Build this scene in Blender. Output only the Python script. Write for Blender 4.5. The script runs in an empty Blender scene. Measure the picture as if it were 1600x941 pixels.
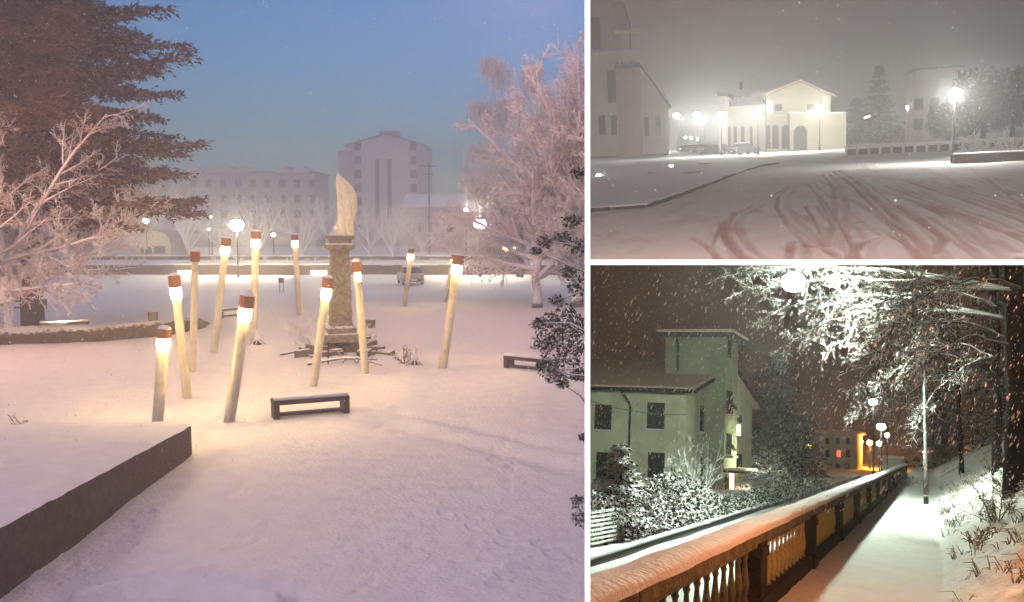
import bpy, bmesh, math, random
import numpy as np
from mathutils import Vector, Matrix, noise
R = math.radians
random.seed(7)
scn = bpy.context.scene
COL = scn.collection
# ------------------------------------------------------------------ camera
FPX, CX, CY = 1400.0, 800.0, 470.5
HA = 5.0
pitch = math.atan(120.5/FPX)
cam = bpy.data.cameras.new('camera'); cam.sensor_width = 36; cam.lens = 36*FPX/1600
cam.clip_start = .05; cam.clip_end = 3000
co = bpy.data.objects.new('camera', cam); COL.objects.link(co)
co.location = (0, 0, HA); co.rotation_euler = (math.pi/2-pitch, 0, 0)
scn.camera = co
CR = Vector((1, 0, 0)); CU = Vector((0, math.sin(pitch), math.cos(pitch))); CF = Vector((0, math.cos(pitch), -math.sin(pitch)))
CP = Vector((0, 0, HA))
def cam2w(x, y, z): return CR*x+CU*y+CF*z
def pray(px, py): return cam2w(px-CX, CY-py, FPX)
# ------------------------------------------------------------------ world
wd = bpy.data.worlds.new('World'); scn.world = wd; wd.use_nodes = True
nt = wd.node_tree; nt.nodes.clear()
sky = nt.nodes.new('ShaderNodeTexSky'); sky.sky_type = 'NISHITA'; sky.sun_disc = False
sky.sun_elevation = R(4); sky.sun_rotation = R(200); sky.ozone_density = 3.0; sky.dust_density = .6; sky.air_density = 1.2
tint = nt.nodes.new('ShaderNodeMix'); tint.data_type = 'RGBA'; tint.blend_type = 'MULTIPLY'; tint.inputs[0].default_value = 1
tint.inputs[7].default_value = (.32, .77, 1.32, 1)
bg = nt.nodes.new('ShaderNodeBackground'); bg.inputs[1].default_value = .225
wo = nt.nodes.new('ShaderNodeOutputWorld')
nt.links.new(sky.outputs[0], tint.inputs[6]); nt.links.new(tint.outputs[2], bg.inputs[0]); nt.links.new(bg.outputs[0], wo.inputs[0])
sl_ = bpy.data.lights.new('sun', 'SUN'); sl_.energy = 1.02; sl_.angle = R(16); sl_.color = (1, .70, .60)
so_ = bpy.data.objects.new('sun', sl_); COL.objects.link(so_); so_.rotation_euler = Vector((.60, .55, -.52)).to_track_quat('-Z', 'Y').to_euler()
scn.view_settings.view_transform = 'Standard'; scn.view_settings.look = 'None'
scn.view_settings.exposure = 0; scn.view_settings.gamma = 1
cy = scn.cycles
cy.max_bounces = 5; cy.diffuse_bounces = 2; cy.glossy_bounces = 2; cy.transmission_bounces = 3; cy.volume_bounces = 1
cy.sample_clamp_indirect = 3; cy.use_denoising = True; cy.caustics_reflective = False; cy.caustics_refractive = False
cy.use_light_tree = True
# ------------------------------------------------------------------ the three places, each level in its own frame
def frame(F, U, H):
    F = F.normalized(); U = (U-F*U.dot(F)).normalized(); X = F.cross(U)
    m = Matrix((X, F, U)).transposed().to_4x4()
    return Matrix.Translation(CP) @ m @ Matrix.Translation((0, 0, -H))
def mkframe(px, py, xz, H):
    F = pray(px, py); a = xz-CX; fx = px-CX; fy = CY-py
    V = -(fx*a+FPX*FPX)/fy
    U = cam2w(a, V, FPX)
    if V < 0: U = -U
    return frame(F, U, H)
HGT = {'A': HA, 'B': 2.4, 'C': 1.75}
FR = {'A': Matrix.Identity(4), 'B': mkframe(1257, 208, 1257, 2.4), 'C': mkframe(1457, 708, 1300, 1.75)}
INV = {k: m.inverted() for k, m in FR.items()}
def at(k, px, py, D):
    r = INV[k].to_3x3() @ pray(px, py)
    r = r*(D/r.y); r.z += HGT[k]; return r
def G(k, px, py, z=0):
    r = INV[k].to_3x3() @ pray(px, py)
    r = r*((z-HGT[k])/r.z); r.z = z; return r
SC = ['A']
# ------------------------------------------------------------------ materials
MT = {}
def nd(nt, t, **kw):
    n = nt.nodes.new(t)
    for a, v in kw.items(): setattr(n, a, v)
    return n
def mat(name, col, rough=.7, var=.25, scale=6, bump=.15, bscale=30, snow=None, soft=.2, snowcol=(.8, .8, .82), metal=0, col2=None):
    m = bpy.data.materials.new(name); m.use_nodes = True; n = m.node_tree; b = n.nodes['Principled BSDF']; L = n.links
    tc = nd(n, 'ShaderNodeTexCoord')
    no = nd(n, 'ShaderNodeTexNoise'); no.inputs['Scale'].default_value = scale; no.inputs['Detail'].default_value = 5
    L.new(tc.outputs['Object'], no.inputs['Vector'])
    rp = nd(n, 'ShaderNodeValToRGB')
    c2 = col2 or tuple(min(1, c*(1+var)) for c in col); c1 = col if col2 else tuple(c*(1-var) for c in col)
    rp.color_ramp.elements[0].position = .3; rp.color_ramp.elements[1].position = .7
    rp.color_ramp.elements[0].color = (*c1, 1); rp.color_ramp.elements[1].color = (*c2, 1)
    L.new(no.outputs['Fac'], rp.inputs[0]); out = rp.outputs[0]
    if snow is not None:
        ge = nd(n, 'ShaderNodeNewGeometry'); sp = nd(n, 'ShaderNodeSeparateXYZ'); L.new(ge.outputs['Normal'], sp.inputs[0])
        n2 = nd(n, 'ShaderNodeTexNoise'); n2.inputs['Scale'].default_value = scale*1.7; L.new(tc.outputs['Object'], n2.inputs['Vector'])
        ad = nd(n, 'ShaderNodeMath', operation='MULTIPLY_ADD'); ad.inputs[1].default_value = .7; L.new(n2.outputs['Fac'], ad.inputs[0]); L.new(sp.outputs[2], ad.inputs[2])
        mr = nd(n, 'ShaderNodeMapRange'); mr.inputs[1].default_value = snow+.3; mr.inputs[2].default_value = snow+.3+soft; L.new(ad.outputs[0], mr.inputs[0])
        mx = nd(n, 'ShaderNodeMix', data_type='RGBA'); L.new(mr.outputs[0], mx.inputs[0]); L.new(out, mx.inputs[6]); mx.inputs[7].default_value = (*snowcol, 1)
        out = mx.outputs[2]
    L.new(out, b.inputs['Base Color']); b.inputs['Roughness'].default_value = rough; b.inputs['Metallic'].default_value = metal
    if bump:
        n3 = nd(n, 'ShaderNodeTexNoise'); n3.inputs['Scale'].default_value = bscale; n3.inputs['Detail'].default_value = 4; L.new(tc.outputs['Object'], n3.inputs['Vector'])
        bp = nd(n, 'ShaderNodeBump'); bp.inputs['Strength'].default_value = bump; bp.inputs['Distance'].default_value = .05
        L.new(n3.outputs['Fac'], bp.inputs['Height']); L.new(bp.outputs[0], b.inputs['Normal'])
    MT[name] = m; return m
def emi(name, col, s, base=None):
    m = bpy.data.materials.new(name); m.use_nodes = True; b = m.node_tree.nodes['Principled BSDF']
    b.inputs['Base Color'].default_value = (*(base or col), 1); b.inputs['Emission Color'].default_value = (*col, 1); b.inputs['Emission Strength'].default_value = s
    MT[name] = m; return m
mat('snow', (.80, .80, .84), .75, .05, 2.5, .8, 13)
mat('white', (.82, .82, .82), .5, .02, 3, 0)
mat('bark_snow', (.07, .05, .04), .9, .4, 8, .4, 30, snow=-.1)
mat('frost', (.34, .30, .30), .9, .2, 8, .2, 30, snow=-.75)
mat('frost_lit_pink', (.56, .37, .34), .9, .2, 8, .2, 30, snow=-.5)  # pink of the sodium light is put into the base colour
mat('bark', (.06, .045, .035), .95, .4, 10, .6, 25)
mat('branch_snow', (.05, .04, .03), .9, .4, 5, .4, 30, snow=.3, soft=.25)
mat('bark_dark', (.004, .0035, .003), .95, .4, 10, .6, 25)
mat('needle', (.07, .024, .014), .8, .5, 2, .2, 30, snow=.62, soft=.5, snowcol=(.5, .30, .22))  # orange lamplight on the boughs is put into needle and snow colours
mat('needle_green', (.022, .032, .026), .8, .4, 2, .2, 30, snow=.4, soft=.7, snowcol=(.5, .5, .52))
mat('needle_snow', (.035, .05, .03), .8, .4, 2, .2, 30, snow=-.45, soft=1.0)
mat('leaf', (.03, .045, .02), .5, .4, 6, .1, 30, snow=.25, soft=.9, snowcol=(.6, .6, .62))
mat('hedge_leaf', (.025, .045, .02), .6, .4, 1.2, .1, 30, snow=.2, soft=.8)
mat('torch_pole', (.56, .50, .36), .6, .06, 4, .3, 18, col2=(.72, .66, .5))
mat('torch_cap', (.25, .07, .03), .55, .3, 12, .2, 30, col2=(.36, .13, .05))
mat('bench_wood', (.05, .03, .025), .75, .3, 14, .3, 40)
mat('wall_stone', (.05, .036, .034), .85, .5, 7, .6, 22, col2=(.10, .07, .062))
mat('earth', (.09, .06, .045), .95, .4, 4, .6, 15, snow=.75)
mat('mon_stone', (.13, .10, .075), .95, .5, 7, 1, 9, snow=.6, col2=(.33, .28, .21))
mat('mon_rock', (.12, .085, .06), .95, .4, 4, .8, 8, snow=.3)
mat('statue', (.74, .68, .52), .9, .2, 7, .8, 14, col2=(.9, .86, .74))
mat('metal', (.06, .065, .07), .5, .2, 9, .05, 40, metal=.6)
mat('metal_grey', (.22, .23, .23), .5, .1, 9, .05, 40, metal=.3)
mat('plaster_far', (.55, .48, .47), .9, .08, .6, .1, 6)  # paled so far walls blend with the haze; part of the fading is colour
mat('plaster_grey', (.36, .31, .30), .9, .08, .6, .1, 6)
mat('plaster_white', (.62, .57, .5), .9, .07, .5, .15, 12)
mat('plaster_pink', (.45, .33, .28), .9, .07, .5, .15, 12)
mat('plaster_cream', (.46, .43, .32), .9, .06, .5, .15, 12)
mat('plaster_green', (.52, .51, .38), .9, .09, .8, .6, 5, col2=(.74, .72, .58))
mat('tower_plaster', (.24, .24, .17), .9, .09, .7, .4, 6, col2=(.34, .33, .24))
mat('roof_dark', (.06, .045, .04), .85, .2, 4, .2, 20)
mat('roof_snow', (.70, .50, .43), .8, .06, 3, .4, 9)  # reddish glow of the sky is put into the snow colour
mat('shutter', (.022, .024, .018), .6, .2, 20, .1, 60)
mat('glass', (.03, .035, .04), .12, .1, 3, 0)
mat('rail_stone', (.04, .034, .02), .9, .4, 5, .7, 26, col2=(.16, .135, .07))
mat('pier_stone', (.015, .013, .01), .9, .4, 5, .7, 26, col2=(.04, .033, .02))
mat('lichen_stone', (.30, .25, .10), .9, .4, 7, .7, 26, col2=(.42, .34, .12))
mat('car_paint', (.25, .27, .3), .3, .05, 3, 0, metal=.5, snow=.5)
mat('car_dark', (.09, .1, .11), .3, .05, 3, 0, metal=.4, snow=.5)
mat('rubber', (.015, .015, .015), .8, .1, 8, .1)
mat('kerb', (.05, .045, .045), .9, .4, 8, .5, 22, col2=(.02, .018, .018))
mat('dry', (.16, .11, .06), .9, .3, 8, .2)
mat('tuft', (.15, .14, .07), .9, .4, 8, .2, 30, snow=.45)
emi('torch_glow', (1, .66, .24), 270, (.9, .8, .6))
emi('lamp_cool', (1, .86, .58), 400)
emi('lamp_white', (.93, 1, .92), 260)
emi('lamp_b', (1, .98, .87), 680)
emi('lamp_c', (.84, 1, .80), 2500)
emi('lamp_c_far', (.84, 1, .84), 120)
emi('lamp_small', (1, .9, .65), 30)
emi('lamp_sodium', (1, .30, .03), 1300)
emi('lamp_green', (.1, 1, .5), 12)
emi('window_lit', (1, .74, .4), 5)
emi('window_red', (1, .16, .09), 1.6)
emi('porch', (1, .5, .3), 12)
emi('edge_glow', (1, 1, 1), 1.0)  # partition edges glow to read as white; they are no lamps
emi('headlight', (1, .8, .5), 60)
# ------------------------------------------------------------------ mesh builder
for _n in ('bark_dark', 'pier_stone', 'needle_green'): MT[_n].node_tree.nodes['Principled BSDF'].inputs['Specular IOR Level'].default_value = .05
class MB:
    def __init__(s): s.v = []; s.f = []
    def box(s, x0, x1, y0, y1, z0, z1, rot=None, loc=None):
        b = len(s.v)
        for z in (z0, z1):
            for x, y in ((x0, y0), (x1, y0), (x1, y1), (x0, y1)):
                p = Vector((x, y, z))
                if rot is not None: p = rot @ p
                if loc is not None: p = p+Vector(loc)
                s.v.append(p)
        s.f += [(b+3, b+2, b+1, b), (b+4, b+5, b+6, b+7), (b, b+1, b+5, b+4), (b+1, b+2, b+6, b+5), (b+2, b+3, b+7, b+6), (b+3, b, b+4, b+7)]
        return s
    def tube(s, pts, rad, n=6, cap=True):
        base = len(s.v); m = len(pts); pv = None
        for i, p in enumerate(pts):
            d = (pts[min(i+1, m-1)]-pts[max(i-1, 0)])
            if d.length < 1e-9: d = Vector((0, 0, 1))
            d.normalize()
            if pv is None: a = d.orthogonal().normalized()
            else:
                a = pv-d*pv.dot(d); a = a.normalized() if a.length > 1e-6 else d.orthogonal().normalized()
            pv = a; b = d.cross(a); r = rad[i] if hasattr(rad, '__len__') else rad
            for j in range(n):
                t = 2*math.pi*j/n; s.v.append(p+a*(r*math.cos(t))+b*(r*math.sin(t)))
        for i in range(m-1):
            for j in range(n):
                k = (j+1) % n; s.f.append((base+i*n+j, base+i*n+k, base+(i+1)*n+k, base+(i+1)*n+j))
        if cap and n > 3: s.f.append(tuple(base+j for j in range(n))[::-1]); s.f.append(tuple(base+(m-1)*n+j for j in range(n)))
        return s
    def lathe(s, prof, n=12, c=(0, 0, 0)):
        base = len(s.v); c = Vector(c)
        for r, z in prof:
            for j in range(n):
                t = 2*math.pi*j/n; s.v.append(c+Vector((r*math.cos(t), r*math.sin(t), z)))
        for i in range(len(prof)-1):
            for j in range(n):
                k = (j+1) % n; s.f.append((base+i*n+j, base+i*n+k, base+(i+1)*n+k, base+(i+1)*n+j))
        s.f.append(tuple(base+j for j in range(n))[::-1]); s.f.append(tuple(base+(len(prof)-1)*n+j for j in range(n)))
        return s
    def prism(s, poly, z0, z1):      # poly of (x,y); z0,z1 numbers or lists
        n = len(poly); b = len(s.v)
        z0 = z0 if hasattr(z0, '__len__') else [z0]*n; z1 = z1 if hasattr(z1, '__len__') else [z1]*n
        for i, p in enumerate(poly): s.v.append(Vector((p[0], p[1], z0[i])))
        for i, p in enumerate(poly): s.v.append(Vector((p[0], p[1], z1[i])))
        s.f.append(tuple(b+i for i in range(n))[::-1]); s.f.append(tuple(b+n+i for i in range(n)))
        for i in range(n):
            j = (i+1) % n; s.f.append((b+i, b+j, b+n+j, b+n+i))
        return s
    def ball(s, c, r, n=10, sq=1):
        pr = [(r*math.sin(math.pi*i/n)+1e-4, -r*sq*math.cos(math.pi*i/n)) for i in range(n+1)]
        return s.lathe(pr, n*2, c)
    def mesh(s, name, mt, smooth=False):
        me = bpy.data.meshes.new(name); me.from_pydata([tuple(v) for v in s.v], [], s.f); me.update()
        me.materials.append(MT[mt] if isinstance(mt, str) else mt)
        if smooth: me.shade_smooth()
        return me
def recalc(me):
    bm = bmesh.new(); bm.from_mesh(me); bmesh.ops.recalc_face_normals(bm, faces=bm.faces); bm.to_mesh(me); bm.free()
def link(o): COL.objects.link(o); return o
def props(o, label, cat, group, kind):
    if label: o['label'] = label
    if cat: o['category'] = cat
    if group: o['group'] = group
    if kind: o['kind'] = kind
def thing(name, loc, label, cat, rz=0, group=None, kind=None, k=None, extra=None):
    o = link(bpy.data.objects.new(name, None)); o.empty_display_size = .2
    o.matrix_world = FR[k or SC[0]] @ Matrix.Translation(loc) @ Matrix.Rotation(rz, 4, 'Z') @ (extra or Matrix.Identity(4))
    o['place'] = k or SC[0]
    props(o, label, cat, group, kind); return o
def part(name, mb, mt, parent, smooth=False, label=None, loc=None, fix=False):
    me = mb.mesh(name, mt, smooth) if isinstance(mb, MB) else mb
    if fix: recalc(me)
    o = link(bpy.data.objects.new(name, me)); o.parent = parent
    if loc is not None: o.location = loc
    if label: o['label'] = label
    return o
def solo(name, mb, mt, label=None, cat=None, group=None, kind=None, smooth=False, loc=(0, 0, 0), rz=0, k=None, fix=False):
    me = mb.mesh(name, mt, smooth) if isinstance(mb, MB) else mb
    if fix: recalc(me)
    o = link(bpy.data.objects.new(name, me)); o.matrix_world = FR[k or SC[0]] @ Matrix.Translation(loc) @ Matrix.Rotation(rz, 4, 'Z')
    o['place'] = k or SC[0]
    props(o, label, cat, group, kind); return o
def dup(root, loc, rz, label, s=1.0, group=None):
    k = root['place']; r = root.copy(); COL.objects.link(r)
    r.matrix_world = FR[k] @ Matrix.Translation(loc) @ Matrix.Rotation(rz, 4, 'Z') @ Matrix.Scale(s, 4)
    r['label'] = label
    if group: r['group'] = group
    def rec(src, dst):
        for ch in list(src.children):
            c = ch.copy(); COL.objects.link(c); c.parent = dst; c.matrix_parent_inverse = ch.matrix_parent_inverse.copy(); rec(ch, c)
    rec(root, r); return r
def bevel(o, w=.02, seg=2):
    bm = bmesh.new(); bm.from_mesh(o.data)
    bmesh.ops.bevel(bm, geom=list(bm.edges), offset=w, segments=seg, affect='EDGES', profile=.5, clamp_overlap=True)
    bm.to_mesh(o.data); bm.free(); return o
# ------------------------------------------------------------------ noise on arrays
_rs = np.random.RandomState(3); _lat = _rs.rand(257, 257)
def vn(x, y):
    xi = np.floor(x).astype(int); yi = np.floor(y).astype(int); fx = x-xi; fy = y-yi
    fx = fx*fx*(3-2*fx); fy = fy*fy*(3-2*fy); a = xi % 256; b = yi % 256
    return (_lat[a, b]*(1-fx)+_lat[a+1, b]*fx)*(1-fy)+(_lat[a, b+1]*(1-fx)+_lat[a+1, b+1]*fx)*fy-.5
def fbm(x, y, o=4):
    r = 0; a = 1
    for i in range(o): r = r+a*vn(x*2**i+17*i+300, y*2**i+9*i+300); a *= .5
    return r
def wedge_grid(name, u0, u1, nu, d0, d1, ndp, hfun, mt, attr=None, x0=None, kind='structure', label=None):
    u = np.linspace(u0, u1, nu); t = np.linspace(0, 1, ndp); q0, q1 = 1/d0, 1/d1
    d = 1/(q0+(q1-q0)*t)
    U, Dm = np.meshgrid(u, d); X = U*Dm; Y = Dm
    if x0 is not None: X = X+x0
    Z = hfun(X, Y)
    v = np.stack([X, Y, Z], -1).reshape(-1, 3)
    i = np.arange(ndp-1)[:, None]*nu+np.arange(nu-1)[None, :]
    f = np.stack([i, i+1, i+nu+1, i+nu], -1).reshape(-1, 4)
    me = bpy.data.meshes.new(name); me.from_pydata(v.tolist(), [], f.tolist()); me.update(); me.shade_smooth()
    me.materials.append(MT[mt])
    if attr is not None:
        a = me.attributes.new('mark', 'FLOAT', 'POINT'); a.data.foreach_set('value', attr(X, Y).reshape(-1).astype(np.float32))
    o = link(bpy.data.objects.new(name, me)); o.matrix_world = FR[SC[0]]; o['kind'] = kind; o['place'] = SC[0]
    if label: o['label'] = label
    return o
# ------------------------------------------------------------------ partitions between the three places
def cbox(name, x0, x1, y0, y1, z0, z1, mt):      # box in the camera's axes: x right, y up, z forward
    pass
RDOME = 650
TH = 8*1.5/FPX/2*1.0
nW = cam2w(FPX, 0, -118).normalized()
nH = cam2w(0, FPX, -60.5).normalized()
def slab(name, dirF, dirS, n, s0, s1, d0, d1, label):
    mb = MB()
    for a in (-TH, TH):
        for s_, d_ in ((s0, d0), (s1, d0), (s1, d1), (s0, d1)): mb.v.append(CP+dirF*d_+dirS*(s_ if s_ is not None else d_*dirF.dot(CF)*118/FPX)+n*a)
    mb.f = [(0, 1, 2, 3), (7, 6, 5, 4), (4, 5, 1, 0), (5, 6, 2, 1), (6, 7, 3, 2), (7, 4, 0, 3)]
    me = mb.mesh(name, 'white'); me.materials.append(MT['edge_glow'])
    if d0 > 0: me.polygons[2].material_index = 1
    recalc(me)
    o = link(bpy.data.objects.new(name, me)); o['kind'] = 'structure'
    return o
wF = cam2w(118, 0, FPX).normalized(); wS = cam2w(0, 1, 0)
hF = cam2w(0, 60.5, FPX).normalized(); hS = cam2w(1, 0, 0)
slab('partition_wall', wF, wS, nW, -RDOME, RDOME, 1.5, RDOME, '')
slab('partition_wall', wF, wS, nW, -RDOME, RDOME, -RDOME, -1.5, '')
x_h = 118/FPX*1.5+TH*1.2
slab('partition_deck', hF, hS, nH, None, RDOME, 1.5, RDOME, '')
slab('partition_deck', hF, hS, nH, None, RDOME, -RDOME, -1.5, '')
# night skies of the two right-hand places: shells of the sky dome
def skyshell(k, sgn, c0, c1, glow=None):
    me = bpy.data.meshes.new('sky'); bm = bmesh.new(); bmesh.ops.create_uvsphere(bm, u_segments=48, v_segments=32, radius=RDOME)
    bmesh.ops.translate(bm, verts=bm.verts, vec=CP)
    for n, s in ((nW, 1), (nH, sgn)):
        bmesh.ops.bisect_plane(bm, geom=list(bm.verts)+list(bm.edges)+list(bm.faces), plane_co=CP, plane_no=n*s, clear_inner=True)
    bmesh.ops.reverse_faces(bm, faces=bm.faces); bm.to_mesh(me); bm.free(); me.shade_smooth()
    m = bpy.data.materials.new('night_sky_'+k); m.use_nodes = True; n = m.node_tree; n.nodes.clear(); L = n.links
    tc = nd(n, 'ShaderNodeTexCoord'); no = nd(n, 'ShaderNodeTexNoise'); no.inputs['Scale'].default_value = .004; L.new(tc.outputs['Object'], no.inputs['Vector'])
    rp = nd(n, 'ShaderNodeValToRGB'); rp.color_ramp.elements[0].color = (*c0, 1); rp.color_ramp.elements[1].color = (*c1, 1)
    rp.color_ramp.elements[0].position = .35; rp.color_ramp.elements[1].position = .65; L.new(no.outputs['Fac'], rp.inputs[0])
    e = nd(n, 'ShaderNodeEmission'); L.new(rp.outputs[0], e.inputs[0]); o_ = nd(n, 'ShaderNodeOutputMaterial'); L.new(e.outputs[0], o_.inputs[0])
    me.materials.append(m)
    o = link(bpy.data.objects.new('sky', me)); o['kind'] = 'structure'
skyshell('B', 1, (.045, .046, .046), (.058, .056, .057))
skyshell('C', -1, (.018, .009, .007), (.045, .018, .010))

# unseen lights: stand-ins for street lamps outside the pictures, and added house fills
def bulb(k, loc, power, col, r=.3):
    w_ = FR[k] @ Vector(loc)-CP
    ok = w_.dot(nW) < -TH if k == 'A' else (w_.dot(nW) > TH and w_.dot(nH)*(1 if k == 'B' else -1) > TH)
    if not ok: print('LIGHT OUTSIDE', k, loc)
    l = bpy.data.lights.new('unseen_light', 'POINT'); l.energy = power; l.color = col; l.shadow_soft_size = r
    o = link(bpy.data.objects.new('unseen_light', l)); o.matrix_world = FR[k] @ Matrix.Translation(loc)
bulb('A', (-22, 30, 7.5), 2600, (1, .50, .30), .5)
bulb('A', (.5, 40, 16.6), 2600, (1, .42, .30), .5)
bulb('A', (-9, 8, 10), 500, (1, .50, .40), .5)
bulb('B', (4, 2, 8.5), 13000, (1, .84, .79), .4)
bulb('B', (-1.2, 12, 6.5), 1000, (1, .42, .30), .4)
bulb('C', (3.0, 3.2, 2.25), 110, (1, .68, .36), .15)
bulb('C', (-10.5, 64, .6), 850, (.86, 1, .62), .3)  # added fill hidden behind the bush, lights the gable
bulb('C', (-19.5, 48, -.6), 4600, (1, .98, .78), .3)  # added fill hidden behind the hedge, lights the house front
bulb('C', (1.7, 8.6, 3.2), 700, (1, .33, .11), .12)
# ------------------------------------------------------------------ growth helpers
def rnd(a, b): return random.uniform(a, b)
def rvec(): return Vector((random.gauss(0, 1), random.gauss(0, 1), random.gauss(0, 1))).normalized()
def grow(mb, p, d, L, r, lv, cfg):
    ns = cfg['ns'][lv]; pts = [p.copy()]; rad = [r]; d = d.normalized(); dirs = [d]
    for i in range(ns):
        d = (d+rvec()*cfg['wob'][lv]+Vector((0, 0, cfg['trop'][lv]))).normalized()
        p = p+d*(L/ns); pts.append(p); dirs.append(d); rad.append(max(cfg['rmin'], r*(1-.75*(i+1)/ns)))
    mb.tube(pts, rad, 3 if lv >= 2 else (4 if lv == 1 else 7), cap=False)
    if lv+1 < len(cfg['ns']):
        nk = cfg['kids'][lv]
        for c in range(nk):
            t = cfg['start'][lv]+(1-cfg['start'][lv])*(c+random.random())/nk
            f = t*ns; i = min(int(f), ns-1); q = pts[i].lerp(pts[i+1], f-i); dd = dirs[i+1]
            ax = dd.cross(rvec()).normalized(); an = R(rnd(*cfg['ang'][lv]))
            nd_ = Matrix.Rotation(an, 3, ax) @ dd
            nl = L*cfg['ratio'][lv]*rnd(.6, 1.1)*(1-.55*t*cfg.get('taper', 1))
            grow(mb, q, nd_, nl, max(cfg['rmin'], rad[i]*cfg.get('rr', .6)), lv+1, cfg)
def frost_tree(loc, cfgc, H, r0, trunkh, nl, label, matt='frost', lean=None, name='bare_tree', group=None, spread=(35, 65), cat='tree', trunkmat='bark_snow', L0=None):
    t = thing(name, loc, label, cat, group=group)
    tr = MB(); top = Vector((rnd(-.03, .03)*H, 0, trunkh)) if lean is None else Vector(lean)*trunkh+Vector((0, 0, trunkh))
    n = 7; pts = [Vector((0, 0, -.2)).lerp(top, i/n)+Vector((rnd(-1, 1), rnd(-1, 1), 0))*r0*.25*(i > 0) for i in range(n+1)]
    tr.tube(pts, [r0*(1.35 if i == 0 else 1-.45*i/n) for i in range(n+1)], 10)
    part('trunk', tr, trunkmat, t, True)
    cr = MB()
    for i in range(nl):
        h = pts[max(2, int(n*(.45+.55*i/nl)))].copy(); a = 2.4*i+rnd(-.3, .3); an = R(rnd(*spread))
        d = Vector((math.cos(a)*math.sin(an), math.sin(a)*math.sin(an), math.cos(an)))
        grow(cr, h, d, (L0 or (H-trunkh))*rnd(.75, 1.05), r0*.5, 0, cfgc)
    part('crown', cr, matt, t)
    return t
def conifer(loc, H, rb, label, matt='needle_green', name='conifer', r0=.3, z0=.12, nw=26, dens=1.0, droop=-.25, group=None, leaf=.16, pw=.9, cat='conifer tree', gap=0, boughs=9):
    t = thing(name, loc, label, cat, group=group)
    part('trunk', MB().tube([Vector((0, 0, -.3)), Vector((.05, 0, H*.5)), Vector((0, 0, H*.985))], [r0*1.2, r0*.7, .02], 8), 'bark', t, True)
    cr = MB()
    for w in range(nw):
        f = (w+rnd(-.3, .3))/nw; z = H*(z0+(1-z0)*f); Lb = rb*((1-f)**pw)*rnd(.8, 1.1)+.15
        for b in range(boughs):
            if random.random() < gap: continue
            a = 2*math.pi*(b+rnd(-.35, .35))/boughs+w*.7; L = Lb*rnd(.65, 1.12)
            d = Vector((math.cos(a), math.sin(a), droop+.35*f)); n = max(3, int(L/.45)); p = Vector((0, 0, z+rnd(-.2, .2))); pts = [p]
            for i in range(n):
                d = (d+Vector((0, 0, .06*(i/n)-.02))+rvec()*.06).normalized(); p = p+d*(L/n); pts.append(p)
            cr.tube(pts, [max(.012, .05*(1-i/n)*L/3) for i in range(n+1)], 3, cap=False)
            side = d.cross(Vector((0, 0, 1))).normalized()
            for i in range(n):
                m = max(1, int(7*dens))
                for j in range(m):
                    q = pts[i].lerp(pts[i+1], (j+random.random())/m); s = random.choice((-1, 1))
                    ww = L*.30*(1-.75*i/n)*rnd(.5, 1.1)+.08
                    dd = (side*s+d*rnd(.4, 1.0)+Vector((0, 0, rnd(-.55, .2)))).normalized()
                    k = max(1, int(ww/leaf*1.1))
                    for u in range(k):
                        c = q+dd*(ww*(u+random.random())/k)+Vector((0, 0, rnd(-.04, .03)-.1*(u/k)**2*ww))
                        e1 = (dd+rvec()*.6).normalized()*leaf*rnd(.7, 1.3); e2 = (e1.cross(Vector((0, 0, 1))+rvec()*.7)).normalized()*leaf*.32
                        v = len(cr.v); cr.v += [c-e2, c+e1*.7-e2*.3, c+e1*1.1, c+e2]; cr.f.append((v, v+1, v+2, v+3))
    part('crown', cr, matt, t)
    return t
def leafball(mb, c, rx, ry, rz, n, leaf, squash=.6):
    for i in range(n):
        d = rvec(); rr = random.random()**.35
        bmp = 1+.35*noise.noise(d*2.3+Vector(c))
        p = Vector((c[0]+d.x*rx*rr*bmp, c[1]+d.y*ry*rr*bmp, c[2]+d.z*rz*rr*bmp))
        e1 = (rvec()+d*.6).normalized()*leaf*rnd(.6, 1.3); e2 = e1.cross(rvec()).normalized()*leaf*rnd(.3, .55)
        v = len(mb.v); mb.v += [p-e1, p+e2, p+e1, p-e2]; mb.f.append((v, v+1, v+2, v+3))
def twigs(mb, c, n, L, r, up=.6, lv=2):
    cfg = dict(ns=[4, 3, 2][:lv], wob=[.22, .3, .3], trop=[.05, .02, 0], kids=[6, 3], start=[.2, .2], ang=[(25, 60), (25, 60)], ratio=[.5, .5], rmin=r*.55)
    for i in range(n):
        a = rnd(0, 6.28); d = Vector((math.cos(a), math.sin(a), rnd(.2, 1.2)*up*2))
        grow(mb, Vector(c)+Vector((rnd(-.1, .1), rnd(-.1, .1), 0)), d, L*rnd(.6, 1.1), r, 0, cfg)
def flakes(k, n, d0, d1, u0, u1, v0, v1, s, stretch, slant, label):
    mb = MB(); SC[0] = k
    for i in range(n):
        D = math.sqrt(rnd(d0*d0, d1*d1)); c = at(k, rnd(u0, u1), rnd(v0, v1), D); a = s*rnd(.6, 1.3)
        if c.z < .05: continue
        ax = Vector((slant, rnd(-.2, .2), 1)).normalized()*a*stretch; e = Vector((a, 0, 0)); g = Vector((0, a, 0)); b = len(mb.v)
        mb.v += [c+ax, c-ax, c+e, c-e, c+g, c-g]
        mb.f += [(b, b+2, b+4), (b, b+4, b+3), (b, b+3, b+5), (b, b+5, b+2), (b+1, b+4, b+2), (b+1, b+3, b+4), (b+1, b+5, b+3), (b+1, b+2, b+5)]
    solo('falling_snow', mb, 'snow', kind='stuff', label=label)
def copy_at(root, loc, rz, label, s=1.0, group=None): return dup(root, loc, rz, label, s, group)
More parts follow.
